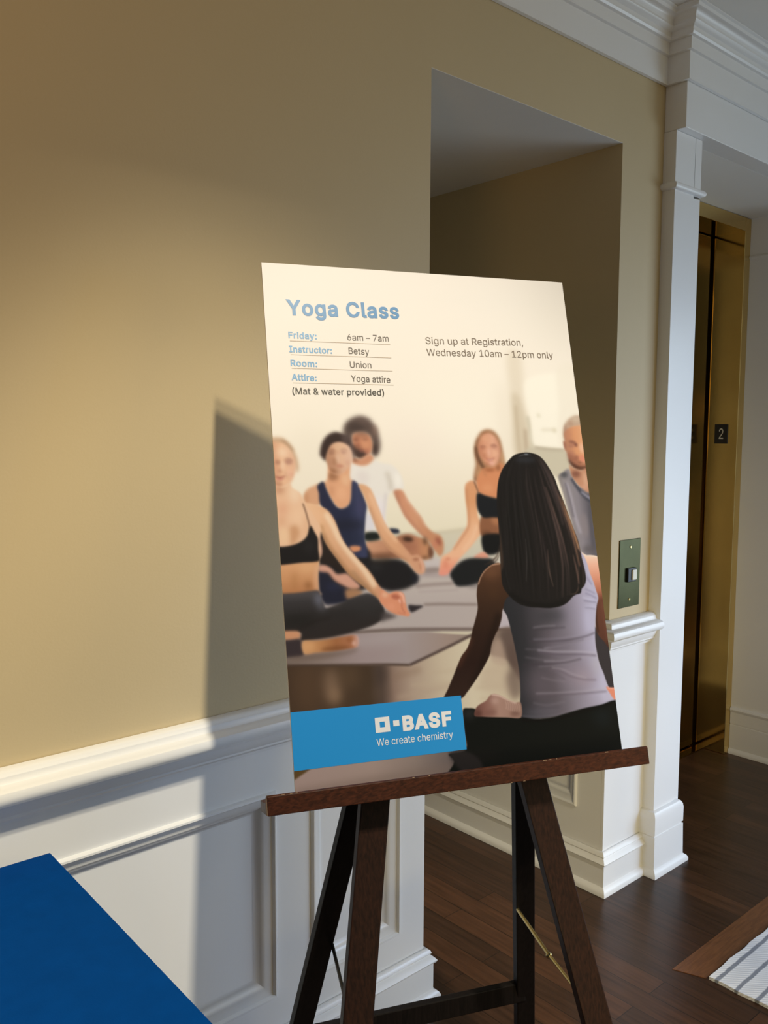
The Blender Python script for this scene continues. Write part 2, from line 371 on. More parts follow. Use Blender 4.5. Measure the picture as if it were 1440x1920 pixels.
# ---- floor-number plate on the right reveal
GLYPHS = {
' ': (188, []),
'&': (448, [[(197,-7),(173,-6),(150,-2),(129,4),(110,12),(93,22),(78,34),(65,47),(54,62),(45,78),(39,96),(35,114),(34,133),(35,149),(37,163),(42,177),(47,189),(55,201),(63,213),(73,224),(85,235),(97,245),(111,256),(125,267),(140,279),(216,335),(221,339),(226,343),(231,347),(237,352),(242,357),(246,363),(251,369),(255,375),(258,382),(260,389),(261,397),(262,405),(261,417),(258,427),(253,437),(245,445),(237,452),(226,457),(215,460),(201,461),(192,460),(184,459),(176,456),(168,453),(161,449),(155,444),(150,438),(145,431),(142,424),(139,416),(137,408),(137,399),(137,389),(139,380),(142,372),(145,363),(150,355),(155,346),(162,337),(169,327),(176,317),(185,307),(194,296),(204,284),(438,0),(364,0),(171,231),(121,293),(111,306),(102,319),(94,331),(87,344),(82,357),(78,370),(76,384),(75,398),(76,415),(79,430),(84,445),(91,458),(99,470),(109,481),(121,491),(134,499),(149,505),(165,510),(182,513),(200,513),(218,513),(235,510),(251,505),(266,499),(279,491),(290,482),(300,471),(308,459),(315,447),(320,433),(323,419),(324,404),(323,393),(322,382),(319,372),(315,362),(310,352),(305,342),(299,333),(291,325),(283,317),(275,308),(266,301),(256,293),(154,217),(140,206),(128,195),(118,185),(110,174),(104,164),(100,154),(98,143),(97,131),(98,119),(100,108),(104,97),(109,87),(116,78),(124,70),(133,63),(143,57),(154,53),(166,49),(179,47),(193,46),(208,47),(223,50),(237,54),(251,59),(265,66),(278,75),(290,84),(301,95),(312,108),(321,121),(329,136),(336,151),(342,168),(346,186),(348,205),(349,224),(408,224),(407,201),(405,180),(401,161),(397,144),(391,128),(385,115),(378,103),(371,92),(364,83),(357,75),(351,68),(345,62),(333,47),(320,34),(305,23),(289,14),(271,7),(252,1),(234,-3),(215,-6)]]),
'(': (273, [[(89,207),(90,235),(92,264),(96,293),(101,324),(107,354),(114,384),(122,413),(132,441),(142,468),(153,494),(164,517),(177,539),(236,539),(223,512),(212,485),(201,457),(191,428),(182,399),(174,370),(167,342),(161,313),(157,285),(154,258),(152,232),(151,207),(152,184),(154,161),(156,138),(160,115),(165,91),(172,67),(179,42),(188,16),(198,-10),(209,-38),(222,-66),(236,-96),(177,-96),(156,-59),(139,-21),(124,16),(111,55),(102,93),(95,131),(90,169)]]),
')': (273, [[(37,-96),(52,-66),(64,-37),(76,-9),(86,18),(95,44),(102,69),(108,93),(113,116),(117,139),(120,162),(121,184),(122,207),(121,232),(119,258),(116,285),(112,313),(106,342),(99,370),(91,399),(82,428),(73,457),(62,485),(50,512),(37,539),(97,539),(109,517),(121,494),(131,468),(142,441),(151,413),(159,384),(167,354),(173,323),(178,293),(181,264),(183,235),(184,207),(183,168),(178,130),(171,92),(161,53),(149,15),(134,-22),(117,-59),(97,-96)]]),
',': (188, [[(38,-119),(68,71),(137,71),(84,-119)]]),
'0': (453, [[(227,-7),(199,-5),(174,1),(151,11),(130,24),(111,41),(95,62),(80,86),(69,113),(60,144),(53,178),(49,214),(48,254),(49,294),(53,330),(60,364),(69,395),(81,422),(95,447),(112,467),(130,484),(151,498),(174,508),(200,514),(227,516),(254,514),(279,508),(302,498),(323,484),(342,467),(358,447),(372,422),(384,395),(393,364),(400,330),(404,294),(405,254),(404,214),(400,178),(393,144),(384,113),(373,86),(359,62),(342,41),(323,24),(302,11),(279,1),(254,-5)],[(227,50),(245,51),(261,56),(276,63),(290,74),(303,87),(313,103),(323,122),(330,144),(336,168),(340,194),(343,223),(344,254),(343,285),(340,314),(336,341),(330,365),(323,387),(313,405),(303,422),(290,435),(276,446),(261,453),(245,458),(227,460),(209,458),(192,453),(177,446),(163,435),(151,422),(140,405),(131,387),(123,365),(117,341),(113,314),(110,285),(109,254),(110,223),(113,194),(117,168),(123,144),(131,122),(140,103),(151,87),(163,74),(177,63),(192,56),(209,51)]]),
'1': (453, [[(76,0),(76,55),(391,55),(391,0)],[(276,509),(276,0),(212,0),(212,448),(209,448),(86,358),(86,427),(198,509)]]),
'2': (453, [[(64,0),(64,47),(234,229),(248,243),(261,257),(272,270),(282,282),(291,294),(299,305),(305,316),(311,327),(315,337),(318,348),(320,360),(320,371),(319,385),(317,397),(313,408),(308,419),(301,428),(293,436),(283,443),(273,449),(262,454),(250,457),(237,459),(224,460),(209,459),(196,457),(184,453),(172,447),(162,441),(153,433),(145,424),(139,413),(134,402),(130,390),(128,376),(127,362),(66,362),(67,384),(71,405),(77,424),(86,442),(98,459),(111,473),(126,486),(143,496),(162,505),(182,511),(203,514),(225,516),(247,514),(268,511),(288,505),(306,497),(323,486),(337,474),(350,461),(361,445),(370,428),(376,411),(380,392),(381,372),(380,358),(378,345),(375,331),(371,318),(365,304),(357,290),(347,275),(336,259),(322,241),(306,223),(288,202),(267,180),(153,60),(153,57),(389,57),(389,0)]]),
'6': (453, [[(226,-7),(203,-5),(182,-1),(161,5),(142,15),(125,26),(109,40),(96,56),(84,74),(75,94),(69,115),(65,138),(64,162),(65,180),(68,199),(73,219),(80,239),(89,261),(102,285),(118,311),(137,340),(252,509),(322,509),(151,261),(145,261),(149,268),(154,275),(159,281),(165,288),(172,293),(179,299),(187,303),(196,307),(205,310),(214,312),(224,314),(235,314),(257,313),(278,309),(298,303),(316,295),(332,284),(346,271),(359,257),(370,240),(378,221),(384,201),(388,180),(389,157),(388,134),(384,112),(377,92),(368,73),(356,55),(343,39),(327,26),(310,14),(291,5),(271,-2),(249,-6)],[(226,48),(241,49),(254,52),(267,56),(279,63),(289,70),(299,79),(307,90),(314,101),(320,114),(324,128),(327,142),(327,157),(327,173),(324,187),(320,201),(314,213),(307,225),(299,235),(289,244),(279,251),(267,258),(254,262),(241,264),(226,265),(212,264),(198,262),(186,258),(174,252),(163,244),(153,235),(145,225),(138,214),(132,201),(128,188),(126,174),(125,158),(126,143),(128,128),(132,114),(138,102),(145,90),(153,79),(163,70),(174,63),(186,56),(198,52),(212,49)]]),
'7': (453, [[(97,0),(323,448),(323,452),(62,452),(62,509),(391,509),(391,449),(165,0)]]),
':': (188, [[(95,-4),(86,-4),(78,-1),(70,3),(63,9),(57,16),(53,24),(50,32),(50,41),(50,50),(53,59),(57,66),(63,73),(70,79),(78,83),(86,86),(95,87),(104,86),(113,83),(121,79),(128,73),(134,66),(138,59),(140,50),(141,41),(140,32),(138,24),(134,16),(128,9),(121,3),(113,-1),(104,-4)],[(95,271),(86,272),(78,274),(70,278),(63,284),(57,291),(53,299),(50,307),(50,316),(50,325),(53,334),(57,342),(63,349),(70,354),(78,359),(86,361),(95,362),(104,361),(113,359),(121,354),(128,349),(134,342),(138,334),(140,325),(141,316),(140,307),(138,299),(134,291),(128,284),(121,278),(113,274),(104,272)]]),
'A': (480, [[(16,0),(201,509),(276,509),(463,0),(395,0),(287,302),(282,317),(276,334),(270,352),(264,372),(257,394),(250,420),(241,447),(232,478),(245,478),(236,447),(228,419),(220,393),(213,371),(206,351),(201,333),(195,317),(191,302),(85,0)],[(110,142),(110,199),(370,199),(370,142)]]),
'B': (456, [[(60,0),(60,509),(241,509),(266,508),(289,504),(310,499),(329,491),(345,481),(359,469),(371,456),(381,442),(388,426),(394,410),(397,392),(398,374),(397,358),(395,344),(392,331),(387,320),(380,310),(373,301),(365,293),(356,286),(347,280),(336,275),(326,270),(315,267),(315,262),(327,261),(339,257),(351,252),(363,245),(374,237),(385,227),(394,216),(402,203),(409,189),(414,173),(417,155),(418,136),(417,117),(413,100),(408,83),(400,67),(390,52),(377,39),(362,28),(344,18),(324,10),(301,4),(275,1),(247,0)],[(125,57),(245,57),(272,58),(296,63),(315,70),(330,80),(341,92),(349,105),(354,120),(355,137),(355,149),(352,161),(348,173),(342,184),(335,194),(327,203),(317,211),(306,218),(293,224),(279,228),(264,230),(248,231),(125,231)],[(125,285),(238,285),(252,286),(265,288),(277,291),(288,296),(299,302),(308,309),(316,317),(323,326),(329,337),(333,348),(335,359),(336,372),(334,388),(330,403),(323,417),(313,429),(299,439),(283,446),(263,450),(240,452),(125,452)]]),
'C': (510, [[(267,-7),(235,-5),(205,1),(177,11),(150,25),(126,42),(104,63),(86,88),(70,115),(57,146),(48,179),(42,215),(40,254),(42,293),(48,329),(57,362),(70,393),(86,421),(104,445),(126,466),(150,484),(177,498),(205,508),(235,514),(267,516),(286,515),(305,513),(323,509),(340,504),(357,498),(373,490),(388,481),(402,471),(415,460),(427,447),(438,433),(448,418),(456,402),(463,385),(469,367),(473,348),(408,348),(405,361),(401,373),(395,384),(389,395),(382,404),(375,413),(366,421),(357,428),(348,435),(337,440),(327,445),(315,449),(304,452),(292,454),(280,455),(267,456),(245,454),(223,450),(203,443),(184,432),(166,419),(150,403),(137,385),(125,364),(116,340),(109,314),(105,285),(103,254),(105,223),(109,194),(116,168),(125,145),(137,123),(151,105),(166,89),(184,76),(203,66),(223,59),(245,54),(267,53),(280,53),(292,55),(304,57),(315,60),(327,64),(337,69),(348,74),(357,81),(366,88),(375,96),(382,105),(389,114),(395,125),(401,136),(405,148),(408,160),(473,160),(469,142),(463,124),(457,107),(448,91),(438,76),(428,62),(416,49),(402,38),(388,28),(373,19),(357,11),(341,5),(323,0),(305,-4),(286,-6)]]),
'F': (410, [[(60,0),(60,509),(369,509),(369,452),(125,452),(125,278),(346,278),(346,221),(125,221),(125,0)]]),
'H': (517, [[(60,0),(60,509),(125,509),(125,289),(392,289),(392,509),(457,509),(457,0),(392,0),(392,232),(125,232),(125,0)]]),
'I': (300, [[(31,0),(31,57),(118,57),(118,452),(31,452),(31,509),(269,509),(269,452),(183,452),(183,57),(269,57),(269,0)]]),
'M': (628, [[(60,0),(60,509),(152,509),(277,187),(287,159),(299,123),(311,84),(322,49),(307,49),(318,83),(330,121),(342,158),(352,187),(476,509),(568,509),(568,0),(504,0),(504,291),(504,327),(505,369),(506,413),(507,457),(513,457),(509,445),(505,433),(502,421),(498,409),(482,363),(467,322),(456,291),(342,0),(286,0),(170,291),(159,321),(145,361),(129,408),(112,457),(119,457),(120,416),(121,372),(122,328),(122,291),(122,0)]]),
'R': (449, [[(60,0),(60,509),(236,509),(264,507),(290,504),(313,497),(333,489),(351,478),(367,465),(380,450),(390,433),(399,415),(405,395),(408,374),(409,352),(408,330),(405,309),(399,290),(390,271),(380,255),(367,240),(351,228),(333,217),(312,209),(289,203),(264,199),(236,198),(96,198),(96,255),(234,255),(252,256),(269,258),(284,262),(298,267),(309,273),(319,281),(327,290),(334,300),(339,312),(342,324),(344,338),(345,352),(344,367),(342,380),(339,393),(334,405),(327,415),(319,425),(309,433),(298,440),(284,445),(269,449),(252,451),(233,452),(125,452),(125,0)],[(353,0),(230,229),(303,229),(428,0)]]),
'S': (447, [[(224,-9),(197,-8),(172,-4),(149,1),(128,9),(108,19),(91,31),(76,45),(64,60),(54,77),(46,96),(41,115),(38,137),(104,137),(107,123),(110,110),(116,98),(123,88),(132,79),(142,71),(154,64),(166,59),(180,55),(194,52),(209,50),(224,49),(241,50),(257,52),(272,55),(286,60),(299,66),(311,74),(321,82),(329,92),(336,102),(341,114),(345,126),(346,139),(345,151),(342,161),(338,171),(332,179),(325,186),(316,193),(307,199),(296,205),(284,209),(272,214),(259,218),(245,222),(184,239),(154,249),(128,260),(105,274),(86,289),(71,307),(60,326),(54,348),(52,372),(53,393),(58,413),(65,431),(75,448),(87,463),(102,476),(119,488),(138,498),(158,506),(180,511),(203,514),(227,516),(252,514),(275,511),(296,505),(316,498),(334,488),(351,476),(365,463),(377,449),(387,433),(394,415),(399,397),(401,378),(337,378),(334,396),(326,412),(316,426),(302,437),(286,447),(267,453),(247,457),(225,459),(209,458),(194,456),(180,452),(167,448),(156,442),(145,435),(136,427),(129,418),(123,409),(118,398),(116,387),(115,376),(116,363),(119,352),(124,342),(131,334),(139,326),(148,319),(158,313),(169,308),(180,304),(191,300),(202,296),(212,293),(264,279),(276,276),(287,272),(299,268),(312,264),(324,258),(336,252),(347,245),(359,238),(369,229),(379,220),(387,209),(395,198),(401,185),(405,171),(407,155),(408,139),(407,118),(403,99),(396,81),(386,64),(374,48),(360,34),(343,21),(323,11),(302,2),(278,-4),(252,-8)]]),
'U': (517, [[(259,-8),(230,-7),(203,-2),(177,5),(154,15),(133,28),(114,43),(98,60),(85,80),(74,101),(66,124),(62,148),(60,173),(60,509),(124,509),(124,178),(125,160),(128,144),(133,128),(141,113),(150,99),(160,87),(173,77),(187,68),(203,61),(220,56),(239,53),(259,52),(279,53),(298,56),(315,61),(331,68),(345,77),(357,87),(368,99),(377,113),(384,128),(389,144),(392,160),(393,178),(393,509),(457,509),(457,173),(456,148),(451,124),(443,101),(433,80),(419,60),(403,43),(384,28),(363,15),(340,5),(315,-2),(288,-7)]]),
'W': (686, [[(155,0),(16,509),(82,509),(163,196),(166,183),(170,171),(173,158),(175,145),(187,94),(189,80),(192,67),(195,53),(197,40),(189,40),(192,53),(194,67),(197,80),(200,94),(203,107),(205,120),(208,133),(211,145),(224,196),(306,509),(380,509),(462,196),(465,183),(468,171),(471,158),(474,145),(486,94),(489,80),(492,67),(494,53),(497,40),(488,40),(491,53),(493,67),(496,80),(499,94),(502,107),(504,120),(507,133),(510,145),(523,196),(603,509),(670,509),(530,0),(455,0),(368,323),(363,339),(359,356),(355,373),(351,391),(347,410),(344,431),(340,452),(336,475),(350,475),(346,453),(342,433),(339,413),(335,395),(331,377),(327,359),(323,341),(318,323),(230,0)]]),
'Y': (472, [[(203,0),(203,208),(16,509),(91,509),(192,344),(200,331),(208,318),(215,305),(222,292),(229,279),(236,264),(243,248),(250,230),(224,230),(231,248),(237,265),(244,280),(251,293),(258,306),(265,318),(273,331),(280,344),(381,509),(455,509),(268,208),(268,0)]]),
'a': (389, [[(160,-9),(142,-8),(126,-5),(110,-1),(94,5),(80,12),(68,22),(57,32),(48,45),(40,58),(35,73),(31,90),(30,108),(31,123),(34,138),(38,150),(43,161),(50,171),(58,179),(67,187),(78,193),(89,199),(100,203),(112,207),(125,211),(138,213),(152,216),(165,218),(178,220),(234,227),(244,228),(252,230),(259,232),(265,235),(270,238),(273,243),(275,248),(276,255),(276,257),(275,268),(273,279),(271,288),(267,297),(262,304),(256,311),(248,317),(240,322),(230,326),(220,329),(208,330),(196,331),(183,330),(171,329),(159,326),(149,322),(140,318),(132,313),(124,307),(118,301),(112,294),(107,288),(103,281),(100,274),(41,291),(48,308),(57,322),(67,335),(79,346),(91,355),(104,364),(118,370),(133,375),(148,379),(163,382),(179,384),(194,384),(204,384),(215,383),(227,382),(239,379),(251,376),(263,372),(275,367),(286,360),(296,353),(306,343),(315,333),(322,320),(329,306),(333,290),(336,272),(337,251),(337,0),(277,0),(277,52),(272,52),(269,45),(264,38),(258,32),(252,25),(244,18),(236,12),(226,6),(215,1),(203,-3),(190,-6),(176,-8)],[(170,45),(187,46),(202,49),(216,53),(228,59),(239,66),(248,74),(257,83),(263,93),(269,104),(272,115),(275,126),(276,138),(276,190),(273,188),(270,186),(265,184),(259,182),(253,180),(246,179),(239,177),(231,176),(200,171),(175,168),(165,166),(154,164),(144,162),(134,159),(125,155),(117,150),(110,145),(103,139),(98,132),(95,124),(93,115),(92,105),(92,95),(94,87),(98,79),(102,72),(107,66),(114,61),(121,56),(130,52),(139,49),(149,47),(159,46)]]),
'c': (396, [[(207,-8),(182,-7),(159,-2),(137,6),(117,16),(98,30),(82,46),(68,64),(56,85),(46,108),(40,133),(36,159),(34,187),(36,216),(40,243),(46,268),(56,291),(68,312),(82,330),(98,346),(117,360),(137,371),(159,378),(182,383),(207,384),(221,384),(234,383),(247,380),(260,377),(272,373),(284,368),(295,362),(305,356),(315,349),(324,341),(332,332),(340,322),(347,312),(353,301),(358,289),(362,277),(303,262),(301,269),(298,276),(294,283),(290,289),(286,295),(281,301),(276,306),(270,311),(264,315),(257,319),(250,322),(242,325),(234,327),(226,329),(217,329),(207,330),(189,329),(173,325),(158,319),(145,310),(134,300),(124,287),(115,274),(108,258),(103,242),(99,224),(97,206),(96,187),(97,169),(99,151),(103,134),(108,117),(115,102),(124,89),(134,76),(145,66),(158,57),(173,51),(189,48),(207,46),(217,47),(226,48),(234,49),(243,52),(250,54),(258,58),(264,62),(271,66),(277,71),(282,76),(287,82),(292,89),(296,95),(299,102),(302,110),(304,117),(363,102),(359,90),(354,78),(348,67),(341,56),(334,46),(325,37),(316,29),(306,21),(296,15),(285,9),(273,4),(261,-1),(248,-4),(235,-6),(221,-8)]]),
'd': (424, [[(195,-8),(172,-7),(151,-2),(130,5),(111,16),(94,29),(79,45),(66,64),(55,84),(46,108),(39,133),(35,160),(34,189),(35,218),(39,245),(46,270),(55,293),(66,313),(79,332),(95,347),(112,361),(131,371),(151,378),(173,383),(196,384),(213,384),(228,381),(241,378),(253,373),(263,367),(272,360),(280,353),(287,346),(293,338),(298,331),(303,325),(306,319),(311,319),(311,509),(372,509),(372,0),(313,0),(313,59),(307,59),(303,53),(298,46),(293,39),(287,31),(280,24),(272,17),(263,10),(252,4),(241,-1),(227,-5),(212,-7)],[(205,47),(221,48),(236,51),(250,57),(263,65),(274,75),(284,86),(293,100),(299,115),(305,132),(309,150),(311,169),(312,189),(311,210),(309,229),(305,247),(300,263),(293,278),(284,291),(275,302),(263,312),(251,320),(237,325),(221,329),(205,330),(187,329),(172,325),(157,319),(145,311),(133,301),(124,290),(115,276),(108,261),(103,245),(99,227),(97,209),(96,189),(97,170),(99,151),(103,133),(109,117),(115,101),(124,88),(134,76),(145,66),(158,57),(172,51),(188,48)]]),
'e': (404, [[(212,-8),(185,-7),(161,-2),(138,6),(117,16),(98,30),(82,46),(68,64),(56,85),(46,108),(40,132),(35,159),(34,187),(35,215),(39,242),(46,267),(55,290),(67,311),(81,329),(97,346),(115,359),(135,370),(157,378),(180,383),(205,384),(221,384),(236,382),(251,379),(266,374),(280,368),(294,361),(307,351),(319,341),(331,329),(341,315),(350,299),(357,282),(363,263),(368,242),(370,219),(371,194),(371,169),(75,169),(75,221),(338,221),(310,202),(309,220),(307,237),(303,254),(298,269),(291,282),(283,294),(273,305),(263,314),(250,321),(237,326),(222,329),(205,330),(189,329),(173,326),(159,321),(146,313),(135,304),(125,294),(116,282),(109,270),(103,256),(99,241),(97,226),(96,211),(96,178),(97,157),(100,139),(104,122),(110,106),(118,92),(128,80),(139,70),(151,61),(165,55),(179,50),(195,47),(212,46),(224,47),(234,48),(244,50),(254,53),(263,56),(271,61),(278,66),(285,73),(292,80),(297,88),(302,96),(306,105),(365,91),(360,77),(353,63),(345,51),(335,39),(324,29),(311,19),(298,11),(283,4),(266,-1),(249,-5),(231,-7)]]),
'g': (425, [[(207,-151),(187,-150),(168,-148),(150,-144),(134,-140),(119,-134),(105,-127),(93,-119),(82,-110),(73,-101),(64,-91),(57,-80),(51,-69),(101,-41),(106,-47),(110,-53),(116,-59),(122,-66),(128,-72),(136,-78),(145,-83),(154,-88),(165,-92),(178,-95),(192,-97),(207,-97),(229,-96),(249,-92),(267,-85),(282,-75),(295,-62),(304,-47),(310,-28),(311,-6),(311,68),(306,68),(302,62),(298,56),(293,49),(287,41),(280,34),(272,28),(263,21),(252,16),(241,11),(227,8),(212,5),(195,5),(173,6),(152,10),(132,17),(113,27),(95,39),(80,53),(67,71),(55,90),(46,112),(39,136),(35,163),(34,191),(35,220),(39,246),(46,271),(55,293),(66,314),(80,332),(95,347),(112,361),(131,371),(152,378),(173,383),(196,384),(213,384),(228,382),(242,378),(253,373),(264,367),(273,360),(281,353),(288,346),(294,338),(299,331),(304,325),(308,319),(313,319),(313,379),(372,379),(372,-9),(371,-32),(367,-54),(360,-73),(350,-90),(338,-104),(324,-117),(308,-127),(291,-136),(271,-142),(251,-147),(229,-150)],[(205,59),(222,60),(237,63),(251,68),(264,75),(275,84),(285,95),(293,107),(300,121),(305,137),(309,154),(312,172),(312,193),(312,212),(309,231),(305,248),(300,264),(293,278),(285,291),(275,303),(264,312),(251,320),(237,325),(222,329),(205,330),(188,329),(172,325),(158,320),(145,312),(134,302),(124,290),(115,277),(109,262),(103,246),(99,229),(97,212),(96,193),(97,173),(99,155),(103,138),(109,123),(116,108),(124,96),(134,85),(145,76),(158,68),(172,63),(188,60)]]),
'h': (410, [[(114,227),(114,0),(53,0),(53,509),(114,509),(114,287),(102,287),(112,312),(124,332),(137,349),(152,362),(169,372),(187,379),(207,383),(227,384),(246,383),(264,380),(280,376),(295,369),(309,360),(321,349),(332,336),(341,321),(348,304),(353,285),(356,264),(357,240),(357,0),(296,0),(296,235),(295,256),(290,275),(283,291),(273,304),(260,315),(246,323),(229,328),(210,329),(197,328),(184,326),(172,322),(161,317),(150,311),(141,303),(133,293),(126,283),(121,271),(117,257),(114,243)]]),
'i': (167, [[(53,0),(53,379),(114,379),(114,0)],[(84,443),(75,444),(67,446),(60,449),(54,455),(48,461),(44,468),(42,475),(41,483),(42,491),(44,499),(48,506),(54,512),(60,517),(67,521),(75,523),(84,524),(92,523),(100,521),(107,517),(114,512),(119,506),(123,499),(126,491),(126,483),(126,475),(123,468),(119,461),(114,455),(107,449),(100,446),(92,444)]]),
'l': (189, [[(139,-2),(119,-1),(101,3),(86,10),(74,20),(65,33),(58,47),(54,65),(53,84),(53,509),(114,509),(114,99),(114,87),(115,77),(117,68),(120,62),(124,58),(130,54),(137,53),(146,52),(160,53),(170,54),(181,3),(162,-1),(156,-2),(151,-2),(145,-2)]]),
'm': (610, [[(53,0),(53,379),(112,379),(112,295),(108,295),(112,310),(118,323),(125,335),(132,346),(141,355),(151,363),(161,370),(172,376),(183,380),(195,384),(207,386),(219,386),(239,385),(257,380),(273,372),(287,361),(299,347),(309,331),(316,314),(321,295),(312,295),(317,308),(322,321),(329,332),(337,343),(347,353),(357,361),(368,369),(381,375),(394,380),(407,383),(422,385),(437,386),(453,385),(468,383),(483,378),(497,372),(510,364),(522,354),(532,342),(541,328),(548,313),(553,296),(556,276),(557,255),(557,0),(496,0),(496,254),(494,273),(490,289),(483,302),(473,313),(460,321),(447,326),(433,329),(419,330),(406,330),(395,328),(384,324),(374,320),(365,314),(358,307),(351,299),(345,290),(341,280),(338,270),(336,259),(335,247),(335,0),(274,0),(274,260),(273,275),(269,288),(262,301),(253,311),(242,320),(229,326),(215,329),(199,330),(188,330),(178,328),(168,325),(158,320),(148,314),(140,307),(132,299),(126,289),(121,278),(117,266),(114,253),(114,238),(114,0)]]),
'n': (410, [[(114,227),(114,0),(53,0),(53,379),(112,379),(112,287),(102,287),(112,312),(124,332),(137,349),(152,362),(169,372),(187,379),(207,383),(227,384),(246,383),(264,380),(280,376),(295,369),(309,360),(321,349),(332,336),(341,321),(348,304),(353,285),(356,264),(357,240),(357,0),(296,0),(296,235),(295,256),(290,275),(283,291),(273,304),(260,315),(246,323),(229,328),(210,329),(197,328),(184,326),(172,322),(161,317),(150,311),(141,303),(133,293),(126,283),(121,271),(117,257),(114,243)]]),
'o': (415, [[(207,-8),(182,-7),(159,-2),(137,6),(117,16),(98,30),(82,46),(68,64),(56,85),(46,108),(40,133),(36,159),(34,187),(36,216),(40,243),(46,268),(56,291),(68,312),(82,330),(98,346),(117,360),(137,371),(159,378),(182,383),(207,384),(233,383),(256,378),(278,371),(299,360),(317,346),(333,330),(347,312),(359,291),(369,268),(376,243),(380,216),(381,187),(380,159),(376,133),(369,108),(359,85),(347,64),(333,46),(317,30),(299,16),(278,6),(256,-2),(233,-7)],[(207,46),(226,48),(242,51),(257,57),(270,66),(282,76),(292,89),(300,102),(307,117),(312,134),(316,151),(318,169),(319,187),(318,206),(316,224),(312,242),(307,258),(300,274),(292,287),(282,300),(270,310),(257,319),(242,325),(226,329),(207,330),(189,329),(173,325),(158,319),(145,310),(134,300),(124,287),(115,274),(108,258),(103,242),(99,224),(97,206),(96,187),(97,169),(99,151),(103,134),(108,117),(115,102),(124,89),(134,76),(145,66),(158,57),(173,51),(189,48)]]),
'p': (424, [[(53,-143),(53,379),(112,379),(112,319),(118,319),(122,325),(126,331),(131,338),(137,346),(144,353),(152,360),(161,367),(171,373),(183,378),(197,381),(212,384),(229,384),(252,383),(274,378),(294,371),(313,361),(330,347),(345,332),(359,313),(370,293),(379,270),(385,245),(389,218),(390,189),(389,160),(385,133),(379,108),(370,84),(359,64),(346,45),(330,29),(313,16),(294,5),(274,-2),(252,-7),(229,-8),(213,-7),(198,-5),(184,-1),(173,4),(162,10),(153,17),(145,24),(138,31),(132,39),(127,46),(122,53),(118,59),(114,59),(114,-143)],[(220,47),(237,48),(253,51),(267,57),(279,66),(291,76),(301,88),(309,101),(316,117),(321,133),(325,151),(327,170),(328,189),(327,209),(325,227),(321,245),(316,261),(309,276),(301,290),(291,301),(280,311),(267,319),(253,325),(237,329),(220,330),(203,329),(188,325),(174,320),(161,312),(150,302),(140,291),(132,278),(125,263),(120,247),(116,229),(113,210),(113,189),(113,169),(116,150),(120,132),(125,115),(132,100),(140,86),(150,75),(162,65),(174,57),(188,51),(204,48)]]),
'r': (259, [[(53,0),(53,379),(112,379),(112,321),(115,321),(122,335),(130,347),(140,358),(152,367),(166,375),(181,380),(196,384),(213,385),(229,384),(243,384),(243,322),(230,324),(224,325),(219,325),(213,326),(207,326),(194,325),(182,323),(170,319),(159,315),(149,309),(140,301),(132,293),(126,284),(121,273),(117,262),(114,250),(114,237),(114,0)]]),
's': (365, [[(182,-8),(163,-7),(145,-5),(128,-2),(112,3),(98,10),(84,18),(72,27),(62,38),(53,50),(45,63),(40,78),(36,94),(94,107),(99,92),(105,79),(114,69),(124,60),(136,54),(150,49),(165,46),(181,45),(200,46),(217,50),(232,55),(244,62),(255,71),(262,81),(267,91),(268,103),(267,112),(265,121),(260,129),(254,136),(246,142),(237,147),(225,151),(212,155),(149,170),(125,177),(104,186),(87,196),(72,208),(61,222),(53,237),(48,255),(47,274),(48,290),(51,305),(57,319),(65,332),(75,343),(87,354),(100,363),(115,370),(131,377),(149,381),(167,384),(187,384),(206,384),(223,381),(239,378),(254,372),(267,366),(279,358),(290,349),(299,339),(307,328),(314,316),(319,303),(324,290),(268,277),(264,288),(258,298),(251,307),(243,316),(232,323),(219,328),(205,331),(187,333),(171,332),(156,329),(143,324),(131,317),(121,308),(114,299),(110,289),(109,277),(110,267),(112,258),(117,250),(124,243),(133,237),(144,232),(157,227),(172,223),(229,209),(254,202),(275,194),(292,183),(306,171),(317,158),(325,142),(330,125),(331,107),(330,90),(326,75),(321,61),(312,47),(302,35),(290,24),(276,15),(260,6),(242,0),(223,-5),(203,-7)]]),
't': (227, [[(204,379),(204,327),(6,327),(6,379)],[(65,471),(126,471),(126,98),(127,86),(128,76),(132,68),(136,61),(142,56),(150,53),(159,51),(170,50),(185,51),(202,54),(213,2),(208,0),(203,-1),(198,-2),(192,-3),(186,-3),(180,-4),(174,-4),(168,-4),(145,-3),(125,2),(107,10),(92,21),(80,35),(72,52),(67,71),(65,93)]]),
'u': (410, [[(182,-5),(164,-4),(146,-1),(130,4),(115,11),(101,20),(89,31),(78,44),(69,59),(62,76),(57,95),(54,116),(53,139),(53,379),(114,379),(114,144),(115,123),(119,105),(127,89),(137,75),(150,64),(164,56),(181,52),(200,50),(213,51),(226,53),(238,57),(249,62),(259,69),(268,77),(276,86),(283,97),(289,109),(293,122),(295,137),(296,153),(296,379),(357,379),(357,0),(298,0),(298,92),(307,92),(297,67),(286,47),(272,30),(257,17),(240,7),(222,0),(203,-4)]]),
'v': (389, [[(163,0),(17,379),(84,379),(165,155),(171,138),(177,121),(182,104),(187,87),(191,70),(196,53),(201,37),(206,21),(184,21),(189,37),(194,53),(198,70),(203,87),(207,104),(213,121),(218,138),(224,155),(305,379),(371,379),(226,0)]]),
